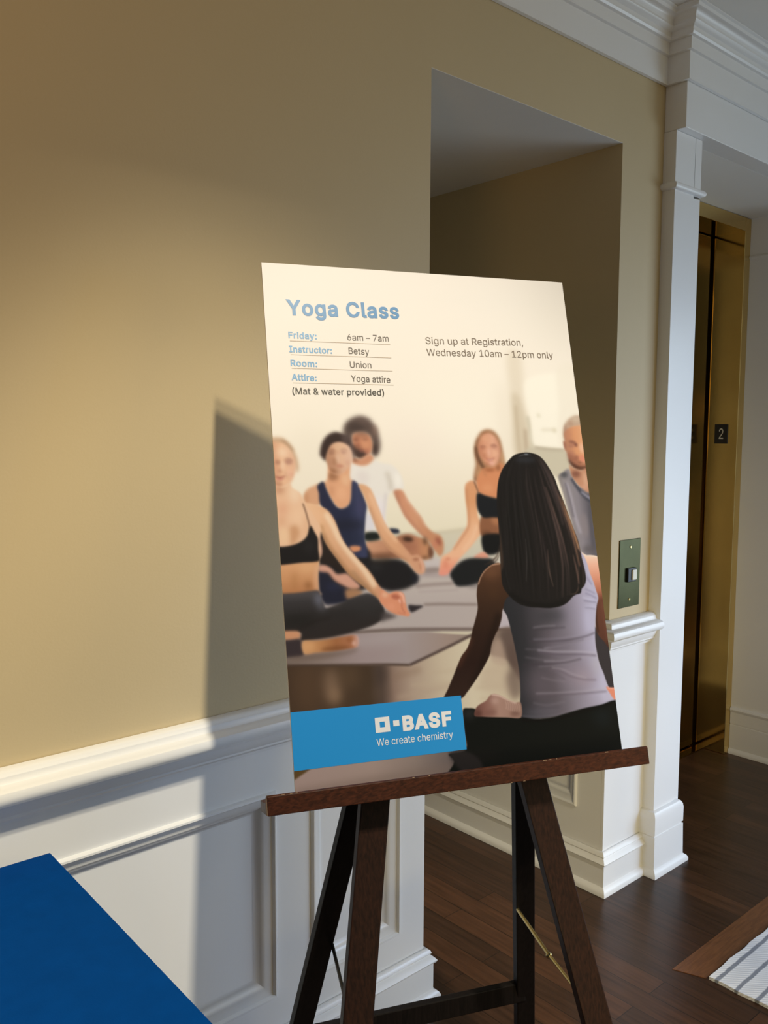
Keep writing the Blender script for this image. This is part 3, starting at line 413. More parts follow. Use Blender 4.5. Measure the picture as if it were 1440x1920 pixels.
'w': (567, [[(138,0),(23,379),(87,379),(133,214),(138,196),(143,177),(149,157),(154,137),(159,115),(165,91),(170,67),(175,41),(165,41),(170,66),(175,90),(180,113),(186,135),(191,156),(196,176),(201,195),(206,214),(252,379),(316,379),(362,214),(366,196),(371,176),(376,157),(382,136),(387,114),(392,91),(397,67),(402,41),(391,41),(397,66),(402,90),(408,113),(413,135),(418,156),(423,176),(429,195),(434,214),(480,379),(545,379),(429,0),(368,0),(319,172),(305,225),(301,239),(297,252),(294,266),(291,280),(277,338),(291,338),(277,280),(263,225),(259,211),(255,198),(252,185),(248,172),(199,0)]]),
'y': (389, [[(47,-139),(61,-86),(71,-87),(80,-89),(88,-90),(96,-90),(104,-89),(111,-87),(118,-84),(124,-80),(130,-74),(136,-67),(141,-58),(146,-48),(151,-36),(163,-1),(17,379),(84,379),(165,155),(171,138),(177,121),(182,104),(187,87),(191,70),(196,53),(201,37),(206,21),(184,21),(188,37),(193,53),(198,70),(202,87),(207,104),(212,121),(218,138),(224,155),(305,379),(371,379),(204,-58),(198,-72),(191,-85),(184,-97),(177,-107),(168,-116),(159,-124),(150,-130),(139,-136),(128,-140),(117,-143),(104,-145),(91,-145),(84,-145),(77,-145),(71,-144),(65,-143),(59,-142),(54,-141),(51,-140)]]),
'–': (350, [[(350,244),(350,188),(0,188),(0,244)]]),
}
def text_mesh(body, bold=0., spacing=1.):
    """flat lettering from the outline table, cut into thin bands; bold pushes every outline outwards"""
    bm = bmesh.new(); x = 0
    for ch in body:
        adv, loops = GLYPHS[ch]
        seg = []
        for lp in loops:
            P = [np.array(p, float) for p in lp]
            while len(P) > 3 and np.hypot(*(P[0]-P[-1])) < .5:
                P.pop()
            n = len(P); Q = []
            for i in range(n):
                a, b, c = P[i-1], P[i], P[(i+1) % n]
                d0 = (b-a)/max(np.hypot(*(b-a)), 1e-6); d1 = (c-b)/max(np.hypot(*(c-b)), 1e-6)
                m = np.array([-d0[1]-d1[1], d0[0]+d1[0]]); k = m.dot([-d0[1], d0[0]])
                Q.append(b+m/max(k, .45)*bold*1000)
            seg += [(Q[i], Q[(i+1) % n]) for i in range(n)]
        ys = sorted({round(float(q[1]), 2) for sg in seg for q in sg})
        lv = []
        for a, b in zip(ys, ys[1:]):
            if b-a > .02:
                k = max(1, int((b-a)/14)); lv += [a+(b-a)*t/k for t in range(k)]
        if ys:
            lv.append(ys[-1])
        def at(e, y):
            a, b = e; return float(a[0]+(y-a[1])/(b[1]-a[1])*(b[0]-a[0]))
        for y0, y1 in zip(lv, lv[1:]):
            ym = (y0+y1)/2
            act = [(at(e, ym), 1 if e[1][1] > e[0][1] else -1, e) for e in seg if (e[0][1] <= ym) != (e[1][1] <= ym)]
            act.sort(key=lambda t: t[0]); wn = 0; st = None
            for xm, sgn, e in act:
                if wn == 0:
                    st = e
                wn += sgn
                if wn == 0:
                    c = [(at(st, y0), y0), (at(e, y0), y0), (at(e, y1), y1), (at(st, y1), y1)]
                    bm.faces.new([bm.verts.new(((p[0]+x)/1000, p[1]/1000, 0)) for p in c])
        x += adv*spacing+bold*1600
    bmesh.ops.remove_doubles(bm, verts=bm.verts, dist=2e-5)
    me = bpy.data.meshes.new('lettering'); bm.to_mesh(me); bm.free()
    return me

def place_text(name, body, p0, p1, height, org, ax, ay, n, lift_, m, parent, bold=0., cap='H', spacing=1.):
    """left and right ends of the baseline (plane coords) and capital height"""
    me = text_mesh(body, bold, spacing)
    ref = text_mesh(cap, bold); ch = max(v.co.y for v in ref.vertices)-min(v.co.y for v in ref.vertices); bpy.data.meshes.remove(ref)
    x0 = min(v.co.x for v in me.vertices); x1 = max(v.co.x for v in me.vertices)
    p0 = Vector(p0); p1 = Vector(p1); d = p1-p0; sx = d.length/(x1-x0); sy = height/ch
    e = d.normalized(); f = Vector((-e.y, e.x))
    for v in me.vertices:
        q = p0+e*((v.co.x-x0)*sx)+f*(v.co.y*sy)
        v.co = org+ax*q.x+ay*q.y+n*lift_
    me.name = name
    return link(name, me, m, parent)

pn = Vector((-1, 0, 0))
plate = empty('floor_number_plate', (JX1, .411, 1.50), 'small black plate reading 2 on the brass lift door jamb', 'sign')
bm = bmesh.new(); box(bm, JX1-.004, JX1+.001, .380, .443, 1.456, 1.545); finish('plate', bm, M['black'], plate, bevel=.0015)
place_text('numeral', '2', (.022, -.022), (.043, -.022), .047, Vector((JX1, .443, 1.50)), -Y, Z, pn, .0046, M['numeral'], plate)

# ---- lift call plate on the pier
cp = empty('lift_call_plate', (.918, 0, 1.047), 'tall brass lift call plate with a square push button on the pier', 'button panel')
bm = bmesh.new(); box(bm, .858, .978, -.004, 0, .937, 1.159); finish('plate', bm, M['callplate'], cp, bevel=.0015)
bm = bmesh.new(); box(bm, .898, .945, -.012, -.003, 1.020, 1.066); finish('button_housing', bm, M['black'], cp, bevel=.002)
bm = bmesh.new(); box(bm, .918, .942, -.017, -.011, 1.026, 1.060); bo = finish('push_button', bm, M['numeral'], cp, bevel=.003); bo['label'] = 'pale square push button'
for z in (.962, 1.134):
    bm = bmesh.new(); bmesh.ops.create_cone(bm, cap_ends=True, segments=16, radius1=.0045, radius2=.0035, depth=.003, matrix=Matrix.Translation((.918, -.0050, z)) @ Matrix.Rotation(math.pi/2, 4, 'X')); finish('screw', bm, M['brassplate'], cp, smooth=True)

# ------------------------------------------------------------------ rug and inlaid border
bm = bmesh.new()
def quad(bm, pts, z0, z1):
    a = [bm.verts.new((*p, z0)) for p in pts]; b = [bm.verts.new((*p, z1)) for p in pts]
    bm.faces.new(a[::-1]); bm.faces.new(b)
    for i in range(len(pts)):
        j = (i+1) % len(pts); bm.faces.new((a[i], a[j], b[j], b[i]))
RX0, RY1 = .648, -.462
quad(bm, [(.612, -.375), (4.0, -.375), (4.0, RY1+.004), (RX0-.003, RY1+.004)], .0, .0016)
structure('trim_13', bm, M['inlay'])
bm = bmesh.new(); n = 60
rug_pts = [(RX0+.0022*math.sin(k*2.3), RY1-.003-k*2.6/n+.0) for k in range(n+1)]
pts = [(3.9, RY1-.003)]+[(RX0+(3.9-RX0)*(1-k/80)+.0, RY1-.002+.0022*math.sin(k*1.9)) for k in range(1, 80)]+rug_pts+[(3.9, RY1-.003-2.6)]
quad(bm, pts, .0, .009)
rug = finish('rug', bm, M['rug'], None); rug['label'] = 'pale grey striped woven rug on the dark plank floor'; rug['category'] = 'rug'

# ------------------------------------------------------------------ blue table
tb = empty('table', (-1.7, -.75, 0), 'blue-topped table against the white wainscot beside the easel', 'table')
th = math.radians(1.0); tx = Vector((math.cos(th), -math.sin(th)*0-.000, 0)); tx = Vector((math.cos(-th*2.2), math.sin(-th*2.2), 0)); ty = Vector((-tx.y, tx.x, 0))
TC = Vector((-0.988, -0.053, 0)); TZ = 0.748
tdir = Vector((-.0200, -1, 0)).normalized(); tside = Vector((-1, .028, 0)).normalized()
bm = bmesh.new(); frame_box(bm, TC, tside, tdir, Z, 0, 1.25, 0, .76, TZ-.028, TZ); finish('tabletop', bm, M['table'], tb, bevel=.0015)
bm = bmesh.new(); frame_box(bm, TC, tside, tdir, Z, .05, 1.20, .05, .071, TZ-.10, TZ-.0281); finish('apron', bm, M['tableleg'], tb)
bm = bmesh.new(); frame_box(bm, TC, tside, tdir, Z, .05, 1.20, .689, .71, TZ-.10, TZ-.0281); finish('apron', bm, M['tableleg'], tb)
for a in (.075, 1.175):
    for c in (.060, .700):
        bm = bmesh.new(); p = TC+tside*a+tdir*c; tube(bm, [(p.x, p.y, 0), (p.x, p.y, TZ-.0282)], .016, 14); finish('leg', bm, M['tableleg'], tb, smooth=True)

# ------------------------------------------------------------------ easel
BO = Vector((-.743, -.463, .931)); BU = Vector((.9223, -.3864, 0)).normalized()
lean = .2808; back = Vector((-BU.y, BU.x, 0)); BV = (Z*math.cos(lean)+back*math.sin(lean)).normalized(); BN = BU.cross(BV).normalized()
BW, BH = .6096, .9065
ez = empty('easel', (BO.x+BU.x*.28-.1, BO.y-.12, 0), 'dark mahogany display easel holding the yoga poster', 'easel')
def bar(name, a, b, wdir, w, t, m, parent):
    """rectangular timber from a to b, w wide along wdir, t thick across"""
    a, b = Vector(a), Vector(b); d = (b-a).normalized(); wd = (wdir-d*wdir.dot(d)).normalized(); td = d.cross(wd)
    bm = bmesh.new(); frame_box(bm, a, wd, td, d, -w/2, w/2, -t/2, t/2, 0, (b-a).length)
    return finish(name, bm, m, parent, bevel=.002)
UC = .282
def front_pt(s, v):
    return BO+BU*(UC+s*(.80-v)*.1752)+BV*v-BN*.0165
for s in (-1, 1):
    vb = -(BO.z-BN.z*.0165)/BV.z
    bar('front_leg', front_pt(s, vb+.006), front_pt(s, .785), BU, .050, .020, M['mahogany_leg'], ez)
bm = bmesh.new(); frame_box(bm, BO+BU*UC, BU, BV, BN, -.045, .045, .745, .83, -.0275, -.0067); finish('head_block', bm, M['mahogany_leg'], ez, bevel=.003)
VH, LR, RA, RB = .04, math.radians(13.6), .146, .150
def rear_pt(s, d):
    return BO+BV*VH-BN*.030+BU*(UC+s*(RA+RB*d))+(Vector((0, 0, -1))*math.cos(LR)+back*math.sin(LR))*d
dz = rear_pt(1, 0).z/math.cos(LR)
for s in (-1, 1):
    bar('rear_leg', rear_pt(s, dz-.007), rear_pt(s, .012), BU, .040, .020, M['ebony'], ez)
CB = 0.62
bar('cross_bar', rear_pt(-1, CB), rear_pt(1, CB), Z, .042, .016, M['ebony'], ez)
# folding stays between the front and the rear legs
for s in (-1, 1):
    a = rear_pt(s, 0.4)+BN*.011-BU*(.019 if s > 0 else -.019)*1.0
    b = front_pt(s, -0.41)-BN*.011-BU*(.010 if s > 0 else -.010)
    md = a.lerp(b, .52)+Vector((0, 0, -.006))
    mm = M['brassplate'] if s > 0 else M['black']
    st = None
    bm = bmesh.new(); tube(bm, [a, md], .0034, 8, .8); st = finish('stay', bm, mm, ez, smooth=True)
    st['label'] = 'brass folding stay' if s > 0 else 'dark folding stay'
    bm = bmesh.new(); tube(bm, [md+Vector((0, 0, .001)), b], .0030, 8, .8); finish('stay_arm', bm, M['brassplate'] if s > 0 else M['black'], st, smooth=True)
    bm = bmesh.new(); bmesh.ops.create_uvsphere(bm, u_segments=12, v_segments=8, radius=.0058, matrix=Matrix.Translation(md)); finish('rivet', bm, mm, st, smooth=True)
# ledge: a channel-shaped bar with a front lip
lu0, lu1 = -.056, .628
LED = [(-.0062, -.030), (.014, -.030), (.040, -.0305), (.054, -.030), (.0545, -.001), (.051, .0005), (.046, .0), (.040, -.010), (.028, -.0125), (-.0062, -.0122)]
bm = bmesh.new(); rows = []
for u in (lu0, lu1):
    rows.append([bm.verts.new(BO+BU*u+BV*v+BN*d) for d, v in LED])
for k in range(len(LED)):
    j = (k+1) % len(LED); bm.faces.new((rows[0][k], rows[0][j], rows[1][j], rows[1][k]))
bm.faces.new(rows[0][::-1]); bm.faces.new(rows[1])
led = finish('ledge', bm, M['mahogany'], ez, bevel=.0012)
bm = bmesh.new(); v = [bm.verts.new(BO+BU*(lu0-.0006)+BV*b_+BN*a_) for a_, b_ in ((.041, -.0285), (.0525, -.0285), (.0525, -.003), (.047, -.002), (.041, -.0112))]; 
v2 = [bm.verts.new(q.co+BU*.0012) for q in v]; bm.faces.new(v); bm.faces.new(v2[::-1])
for i in range(5): bm.faces.new((v[i], v[(i+1) % 5], v2[(i+1) % 5], v2[i]))
eg = finish('end_grain', bm, M['cut'], led); eg['label'] = 'bare cut end of the ledge'
# worn pale scuffs along the ledge edge
rr = random.Random(3)
for k in range(16):
    bm = bmesh.new()
    u = rr.choice([rr.uniform(-.05, .02), rr.uniform(.15, .45), rr.uniform(.15, .45), rr.uniform(.3, .6)]); L = rr.uniform(.002, .007); top = rr.random() < .7
    if top: frame_box(bm, BO+BU*u, BU, BV, BN, 0, L, -.0011, .0000, .0537, .05465)
    else: frame_box(bm, BO+BU*u, BU, BV, BN, 0, L*.7, -.0300, -.0292, .0532, .0543)
    finish('edge_wear', bm, M['cut'], led)

# ------------------------------------------------------------------ poster
po = empty('poster_board', tuple(BO+BU*.305), 'large yoga class poster board with printed people standing on the easel', 'poster')
bm = bmesh.new(); frame_box(bm, BO, BU, BV, BN, 0, BW, -.0115, BH, -.0055, -.0002); finish('foam_board', bm, M['foam'], po, bevel=.0004)
def P2(xmm, ymm):   # poster millimetres (from the top left) -> board plane metres
    return (xmm/1000, BH-ymm/1000)

def smooth(P, n=6):
    P = np.asarray(P, float); k = len(P)
    t = np.linspace(0, 1, n, endpoint=False)[:, None]
    out = []
    for i in range(k):
        a, b, c, d = P[i-1], P[i], P[(i+1) % k], P[(i+2) % k]
        m1 = (c-a)*.45; m2 = (d-b)*.45
        out.append((2*t**3-3*t**2+1)*b+(t**3-2*t**2+t)*m1+(-2*t**3+3*t**2)*c+(t**3-t**2)*m2)
    return np.concatenate(out)

def curve_open(P, n=8):
    P = np.asarray(P, float)
    if len(P) < 3:
        return P
    Q = np.vstack([2*P[0]-P[1], P, 2*P[-1]-P[-2]])
    t = np.linspace(0, 1, n, endpoint=False)[:, None]
    out = []
    for i in range(1, len(Q)-2):
        a, b, c, d = Q[i-1], Q[i], Q[i+1], Q[i+2]
        m1 = (c-a)*.45; m2 = (d-b)*.45
        out.append((2*t**3-3*t**2+1)*b+(t**3-2*t**2+t)*m1+(-2*t**3+3*t**2)*c+(t**3-t**2)*m2)
    return np.vstack(out+[P[-1:]])

class Print:
    def __init__(self, w, h):
        self.w, self.h = w, h
        self.im = np.zeros((h, w, 3)); self.clipmask = None
    def fill(self, P, blur):
        """soft coverage of a closed outline: (mask, x0, y0)"""
        pad = int(3*blur)+2
        x0 = max(0, int(P[:, 0].min())-pad); x1 = min(self.w, int(P[:, 0].max())+pad+1)
        y0 = max(0, int(P[:, 1].min())-pad); y1 = min(self.h, int(P[:, 1].max())+pad+1)
        # allow the outline to run past the edge by blur, so soft edges stay full there
        X0, Y0, X1, Y1 = x0-pad, y0-pad, x1+pad, y1+pad
        if x1 <= x0 or y1 <= y0:
            return None
        w, h = X1-X0, Y1-Y0
        A = P; B = np.roll(P, -1, 0)
        m = np.zeros((h, w))
        SS = 3
        cols = np.arange(w+1)
        for j in range(h):
            acc = None
            for s in range(SS):
                y = Y0+j+(s+.5)/SS
                c = (A[:, 1] <= y) != (B[:, 1] <= y)
                if not c.any():
                    continue
                a = A[c]; b = B[c]
                xs = np.sort(a[:, 0]+(y-a[:, 1])/(b[:, 1]-a[:, 1])*(b[:, 0]-a[:, 0]))-X0
                for k in range(0, len(xs)-1, 2):
                    lo, hi = max(xs[k], 0), min(xs[k+1], w)
                    if hi <= lo:
                        continue
                    cov = np.clip(hi-cols[:-1], 0, 1)-np.clip(lo-cols[:-1], 0, 1)
                    acc = cov if acc is None else acc+cov
            if acc is not None:
                m[j] = acc/SS
        m = self.gauss(m, blur)
        return m[y0-Y0:y1-Y0, x0-X0:x1-X0], x0, y0
    @staticmethod
    def gauss(m, s):
        if s < .3:
            return m
        r = int(3*s)+1
        k = np.exp(-np.arange(-r, r+1)**2/(2*s*s)); k /= k.sum()
        for ax in (0, 1):
            p = np.pad(m, [(r, r) if a == ax else (0, 0) for a in (0, 1)], mode='edge')
            n = m.shape[ax]; o = np.zeros_like(m)
            for i, kk in enumerate(k):
                o += kk*(p[i:i+n] if ax == 0 else p[:, i:i+n])
            m = o
        return m
    def put(self, res, col, alpha, clip, keep):
        if res is None:
            return
        m, x0, y0 = res
        h, w = m.shape
        if keep:
            self.clipmask = np.zeros((self.h, self.w)); self.clipmask[y0:y0+h, x0:x0+w] = m
        m = m*alpha
        if clip and self.clipmask is not None:
            m = m*self.clipmask[y0:y0+h, x0:x0+w]
        r = self.im[y0:y0+h, x0:x0+w]
        r += (col-r)*m[..., None]
    def poly(self, col, blur, P, alpha=1., clip=0, sharp=0, keep=0):
        P = np.asarray(P, float) if sharp else smooth(P)
        self.put(self.fill(P, blur), hexc(col), alpha, clip, keep)
    def line(self, col, blur, width, P, alpha=1., clip=0):
        P = curve_open(P); d = np.gradient(P, axis=0); d /= np.linalg.norm(d, axis=1)[:, None]+1e-9
        n = np.stack([-d[:, 1], d[:, 0]], 1)
        w = np.interp(np.linspace(0, 1, len(P)), np.linspace(0, 1, len(width)), width)[:, None]/2 if isinstance(width, (list, tuple)) else width/2
        self.put(self.fill(np.vstack([P+n*w, (P-n*w)[::-1]]), blur), hexc(col), alpha, clip, 0)
    def spot(self, col, blur, c, rx, ry, alpha=1., clip=0, rot=0.):
        a = np.linspace(0, 2*np.pi, 28, endpoint=False); x = rx*np.cos(a); y = ry*np.sin(a)
        cr, sr = np.cos(rot), np.sin(rot)
        self.put(self.fill(np.stack([c[0]+x*cr-y*sr, c[1]+x*sr+y*cr], 1), blur), hexc(col), alpha, clip, 0)
    def ramp(self, stops, axis, P, blur=0., alpha=1., clip=0, keep=0, sharp=0):
        """outline filled with colours running along x or y"""
        P = np.asarray(P, float) if sharp else smooth(P)
        res = self.fill(P, blur)
        if res is None:
            return
        m, x0, y0 = res
        h, w = m.shape
        pos = [s[0] for s in stops]; cs = np.array([hexc(s[1]) for s in stops])
        t = np.arange(w if axis == 0 else h)+(x0 if axis == 0 else y0)
        g = np.stack([np.interp(t, pos, cs[:, i]) for i in range(3)], 1)
        g = np.broadcast_to(g[None] if axis == 0 else g[:, None], (h, w, 3))
        if keep:
            self.clipmask = np.zeros((self.h, self.w)); self.clipmask[y0:y0+h, x0:x0+w] = m
        m = m*alpha
        if clip and self.clipmask is not None:
            m = m*self.clipmask[y0:y0+h, x0:x0+w]
        r = self.im[y0:y0+h, x0:x0+w]
        r += (g-r)*m[..., None]

def hexc(s):
    return np.array([int(s[i:i+2], 16) for i in (0, 2, 4)])/255.


PW, PH = 610, 918
def paint():
    P = Print(PW, PH)
    P.ramp([(-28.2,'fbead2'),(49.0,'f8e8d0'),(198.9,'fbead0'),(302.6,'fdecd0'),(403.6,'f6e4c6'),(501.9,'ecdcba')],1,[(-44.9,-49.5),(867.0,-125.7),(669.5,1065.8),(-99.9,960.4)],sharp=1)
    P.spot('fff0d4',45,(354.1,271.5),90,75,alpha=0.8)
    P.spot('efdfc6',40,(609.3,57.2),90,90,alpha=0.7)
    P.spot('f4e3c6',25,(66.9,362.1),40,70,alpha=0.7)
    P.spot('f9e2cc',30,(263.1,333.2),60,40,alpha=0.5)
    P.spot('efdcc0',14,(449.6,301.8),14,90,alpha=0.6)
    P.poly('e9d6b8',7,[(467.0,157.7),(496.9,156.6),(494.4,259.0),(494.9,354.0),(461.1,353.9),(464.7,270.1)],alpha=0.9)
    P.poly('d6c1a0',5,[(468.6,238.2),(483.9,243.2),(495.7,312.0),(496.4,360.3),(462.6,360.1),(464.4,291.2)],alpha=0.75)
    P.line('bfa684',3,6,[(473.9,259.3),(472.1,301.6),(471.2,353.9)],alpha=0.5)
    P.line('b99f80',3,8,[(488.4,306.8),(486.9,327.8),(485.9,354.0)],alpha=0.6)
    P.line('c9bb9c',3,9,[(497.5,280.3),(499.6,317.3),(500.8,343.6)],alpha=0.7)
    P.poly('fff1d6',4,[(500.5,210.7),(572.9,192.5),(617.7,213.4),(623.3,300.6),(565.3,343.6),(504.8,339.4),(503.0,290.8)],alpha=0.9)
    P.poly('f6e6cb',5,[(575.6,181.5),(640.7,179.5),(636.6,333.0),(560.9,341.5),(567.6,257.9)],alpha=0.8)
    P.poly('cfc0a2',3,[(498.8,341.5),(569.5,346.8),(586.1,354.3),(590.4,407.2),(560.6,412.1),(508.1,374.9),(482.2,356.0)])
    P.line('bfae92',2.2,6,[(504.4,342.5),(534.7,346.8),(567.1,347.9)],alpha=0.8)
    P.spot('e2d4b4',3,(520.6,279.0),4,4,alpha=0.8)
    P.line('e6d6b8',3,5,[(522.6,307.7),(553.9,307.5)],alpha=0.8)
    P.spot('dccba9',3,(551.4,308.6),4,4,alpha=0.8)
    P.ramp([(494.4,'d9caab'),(540.9,'d0c4aa'),(574.4,'c4b3a4'),(626.5,'b9a89c'),(673.2,'b0a093'),(737.7,'a08c80'),(801.0,'a08c80')],1,[(-74.2,489.2),(292.1,498.5),(372.6,492.2),(763.9,495.8),(669.5,1065.8),(-99.9,960.4)],sharp=1,blur=2)
    P.line('c6b595',3,5,[(256.9,501.2),(292.0,499.4),(351.2,493.5),(378.0,491.4)],alpha=0.5)
    P.poly('cbb9b8',3,[(252.3,548.0),(285.2,544.6),(287.7,561.0),(255.8,563.4)],alpha=0.5)
    P.poly('8e7a70',3,[(255.8,563.4),(283.4,562.7),(284.5,571.4),(256.9,572.9)],alpha=0.85)
    P.poly('a3908a',3,[(250.1,570.7),(310.6,577.4),(310.2,581.2),(245.3,578.0)],alpha=0.6)
    P.line('937f74',2.5,5,[(237.7,594.6),(258.0,592.8),(309.0,592.6)],alpha=0.85)
    P.line('a5918a',2,3,[(241.8,604.2),(318.1,604.6)],alpha=0.4)
    P.line('8a776b',2,5,[(249.5,627.1),(284.8,628.3),(352.3,633.2)],alpha=0.85)
    P.ramp([(0.9,'4a3626'),(54.8,'503b2a'),(138.0,'493727'),(158.8,'55443a'),(180.7,'917562'),(214.4,'b0967e'),(273.4,'c9b394'),(323.6,'d3c0a0'),(406.1,'cdb998')],0,[(-85.9,703.7),(214.8,728.8),(334.0,685.1),(414.4,681.2),(435.7,682.6),(414.7,850.3),(-91.1,799.1)],sharp=1,blur=1.5)
    P.spot('8a6c52',9,(72.7,750.7),14,28,alpha=0.8)
    P.spot('9a7858',7,(76.8,768.5),11,14,alpha=0.6)
    P.spot('5f452f',10,(29.9,751.2),22,40,alpha=0.5)
    P.spot('6b5138',9,(104.0,740.2),18,20,alpha=0.4)
    P.spot('5c4838',9,(155.0,771.2),16,10,alpha=0.7)
    P.spot('3f3127',8,(163.7,738.1),9,20,alpha=0.6)
    P.line('8c6f58',5,10,[(179.2,746.6),(233.6,737.6)],alpha=0.5)
    P.line('b59a80',4,8,[(185.7,781.1),(239.8,775.2),(290.1,769.7)],alpha=0.6)
    P.line('bfa688',3,4,[(211.6,762.8),(280.6,764.3)],alpha=0.6)
    P.line('bfa688',3,4,[(242.8,744.7),(309.0,744.7)],alpha=0.6)
    P.line('bfa688',3,4,[(322.6,751.4),(400.4,752.2)],alpha=0.6)
    P.line('bfa688',3,4,[(329.8,777.8),(412.9,779.5)],alpha=0.6)
    P.line('bfa688',3,4,[(337.9,796.9),(369.0,796.1)],alpha=0.6)
    P.poly('b7a69a',2,[(247.2,630.7),(356.2,636.3),(451.6,642.0),(446.5,682.4),(143.4,663.7),(188.2,647.5)],sharp=1)
    P.line('6f5c52',1.8,6,[(95.7,668.5),(143.1,666.4),(191.3,666.9),(250.3,670.0),(446.4,683.4)],alpha=0.9)
    P.poly('d2c2a2',2,[(249.6,676.5),(279.8,675.8),(445.9,687.2),(444.9,694.8),(299.2,684.6)],sharp=1)
    P.ramp([(3.4,'7d6a5c'),(57.6,'8f7a6d'),(131.8,'a08c84'),(208.5,'a5938a'),(287.5,'a08878'),(328.1,'948070')],0,[(-83.3,656.0),(142.8,670.0),(249.7,675.5),(333.9,686.1),(214.9,727.9),(-86.0,705.4)],sharp=1,blur=1.3,keep=1)
    P.spot('a28a82',10,(149.5,703.8),60,14,alpha=0.5,clip=1)
    P.spot('b5a49c',8,(151.4,681.4),60,8,alpha=0.6,clip=1)
    P.line('54423a',1.5,4.5,[(212.9,728.6),(245.5,717.6),(287.1,703.2),(336.1,685.3)])
    P.line('4a382c',1.5,4,[(-16.5,711.0),(91.7,718.9),(166.8,724.0),(212.9,728.6)],alpha=0.9)
    P.poly('bdaeab',1.2,[(396.3,636.8),(419.1,643.0),(412.5,679.1),(385.1,677.3)],sharp=1)
    P.line('503f36',1.5,4,[(382.7,680.0),(424.9,682.9)])
    P.poly('7a6455',2.5,[(377.1,682.4),(429.9,686.1),(428.0,786.5),(402.2,737.3),(365.4,720.3)],alpha=0.9)
    P.poly('5f4c42',4,[(390.3,687.2),(426.4,687.8),(435.6,768.3),(404.2,746.9)],alpha=0.8)
    P.poly('b3967f',4,[(374.8,702.2),(391.0,698.6),(395.9,746.2),(365.8,734.4)],alpha=0.7)
    P.poly('c3ab8e',6,[(348.2,751.6),(371.0,734.8),(405.0,758.2),(404.7,803.1),(374.8,791.0),(340.0,778.7)],alpha=0.8)
    P.spot('5a463c',6,(409.6,737.9),9,30,alpha=0.6)
    P.poly('6b564a',6,[(394.2,760.1),(426.8,753.4),(421.6,795.3),(399.5,802.6)],alpha=0.7)
    P.ramp([(0.2,'a58a7c'),(132.4,'a38a7a'),(207.1,'8d796b'),(264.6,'6f6058'),(303.7,'3a322d')],0,[(-94.6,864.5),(308.8,875.5),(651.3,893.6),(630.7,1023.5),(-98.1,928.7)],sharp=1,blur=1)
    P.poly('5d4526',1.2,[(-18.2,873.3),(29.7,878.9),(0.5,893.8),(-19.8,897.9)],sharp=1)
    P.line('7d685a',6,14,[(-1.1,916.7),(131.5,912.0),(275.4,907.3)],alpha=0.6)
    P.poly('efe2cf',2.6,[(130.9,370.2),(142.5,372.2),(166.0,375.3),(178.8,364.7),(194.3,370.6),(213.1,374.7),(225.1,387.6),(230.8,402.4),(231.4,418.0),(221.9,421.8),(209.7,422.5),(200.9,431.1),(196.2,450.3),(192.1,474.2),(196.3,493.4),(167.3,497.2),(149.0,482.4),(152.6,439.7),(131.0,405.8)],keep=1)
    P.line('cbbba5',4,7,[(201.9,387.3),(207.1,406.9),(206.8,421.5)],alpha=0.8,clip=1)
    P.line('d8c9c0',3,6,[(197.4,426.2),(193.7,445.4),(187.1,474.1)],alpha=0.8,clip=1)
    P.spot('fff2dc',4,(221.7,402.3),6,14,alpha=0.7,clip=1)
    P.spot('e2d0c2',5,(156.3,396.5),12,12,alpha=0.6,clip=1)
    P.spot('eedfe0',6,(182.5,459.6),8,30,alpha=0.6,clip=1)
    P.poly('e0d6d2',2.5,[(156.5,463.7),(168.0,466.8),(170.1,487.8),(154.2,491.1)],alpha=0.9)
    P.poly('5a473d',4.2,[(128.1,306.9),(135.0,295.1),(147.5,287.0),(161.7,283.9),(175.3,288.7),(185.5,299.6),(192.0,317.4),(194.4,335.2),(191.2,349.0),(183.3,358.8),(176.6,355.8),(177.5,333.3),(172.8,318.5),(159.2,314.6),(147.1,316.6),(139.3,339.1),(132.1,331.3),(127.2,318.6)])
    P.spot('3f302a',5,(151.9,305.8),16,9,alpha=0.8)
    P.spot('8a6a58',4,(186.4,311.5),6,12,alpha=0.6)
    P.spot('3a2a24',3.5,(183.5,345.1),4,10,alpha=0.9)
    P.spot('70594e',5,(168.0,292.8),14,5,alpha=0.5)
    P.poly('c9855f',2.6,[(145.0,317.6),(161.2,313.6),(174.8,318.5),(179.5,333.3),(177.3,348.0),(169.6,355.8),(157.3,360.6),(146.1,352.8),(141.5,337.2)],keep=1)
    P.spot('a9684a',3,(151.3,325.4),6,4,alpha=0.8,clip=1)
    P.spot('d8946a',3,(167.4,335.2),8,8,alpha=0.8,clip=1)
    P.spot('a05f48',3,(152.4,336.2),4,4,alpha=0.7,clip=1)
    P.poly('4a352c',3.2,[(140.5,337.2),(148.9,343.1),(157.5,346.0),(169.8,353.9),(163.2,360.7),(153.1,363.5),(143.9,355.7)])
    P.spot('a0594a',2.2,(158.4,348.0),4.5,2.2,alpha=0.7)
    P.spot('7d4c38',3,(151.0,341.1),8,3,alpha=0.6)
    P.spot('6b4334',2.6,(149.1,328.4),5,2.6,alpha=0.5)
    P.spot('7c4e3a',2.6,(167.0,327.4),5,2.4,alpha=0.5)
    P.spot('5a463c',5,(162.1,315.6),16,4,alpha=0.6)
    P.spot('b87055',2.5,(168.2,349.0),5,4,alpha=0.7)
    P.poly('d3926c',2.5,[(141.5,360.6),(154.1,363.5),(171.8,353.9),(180.0,362.7),(168.1,373.4),(154.1,375.2),(138.8,369.3)],keep=1)
    P.spot('9a664a',3,(145.1,364.5),7,4,alpha=0.8,clip=1)
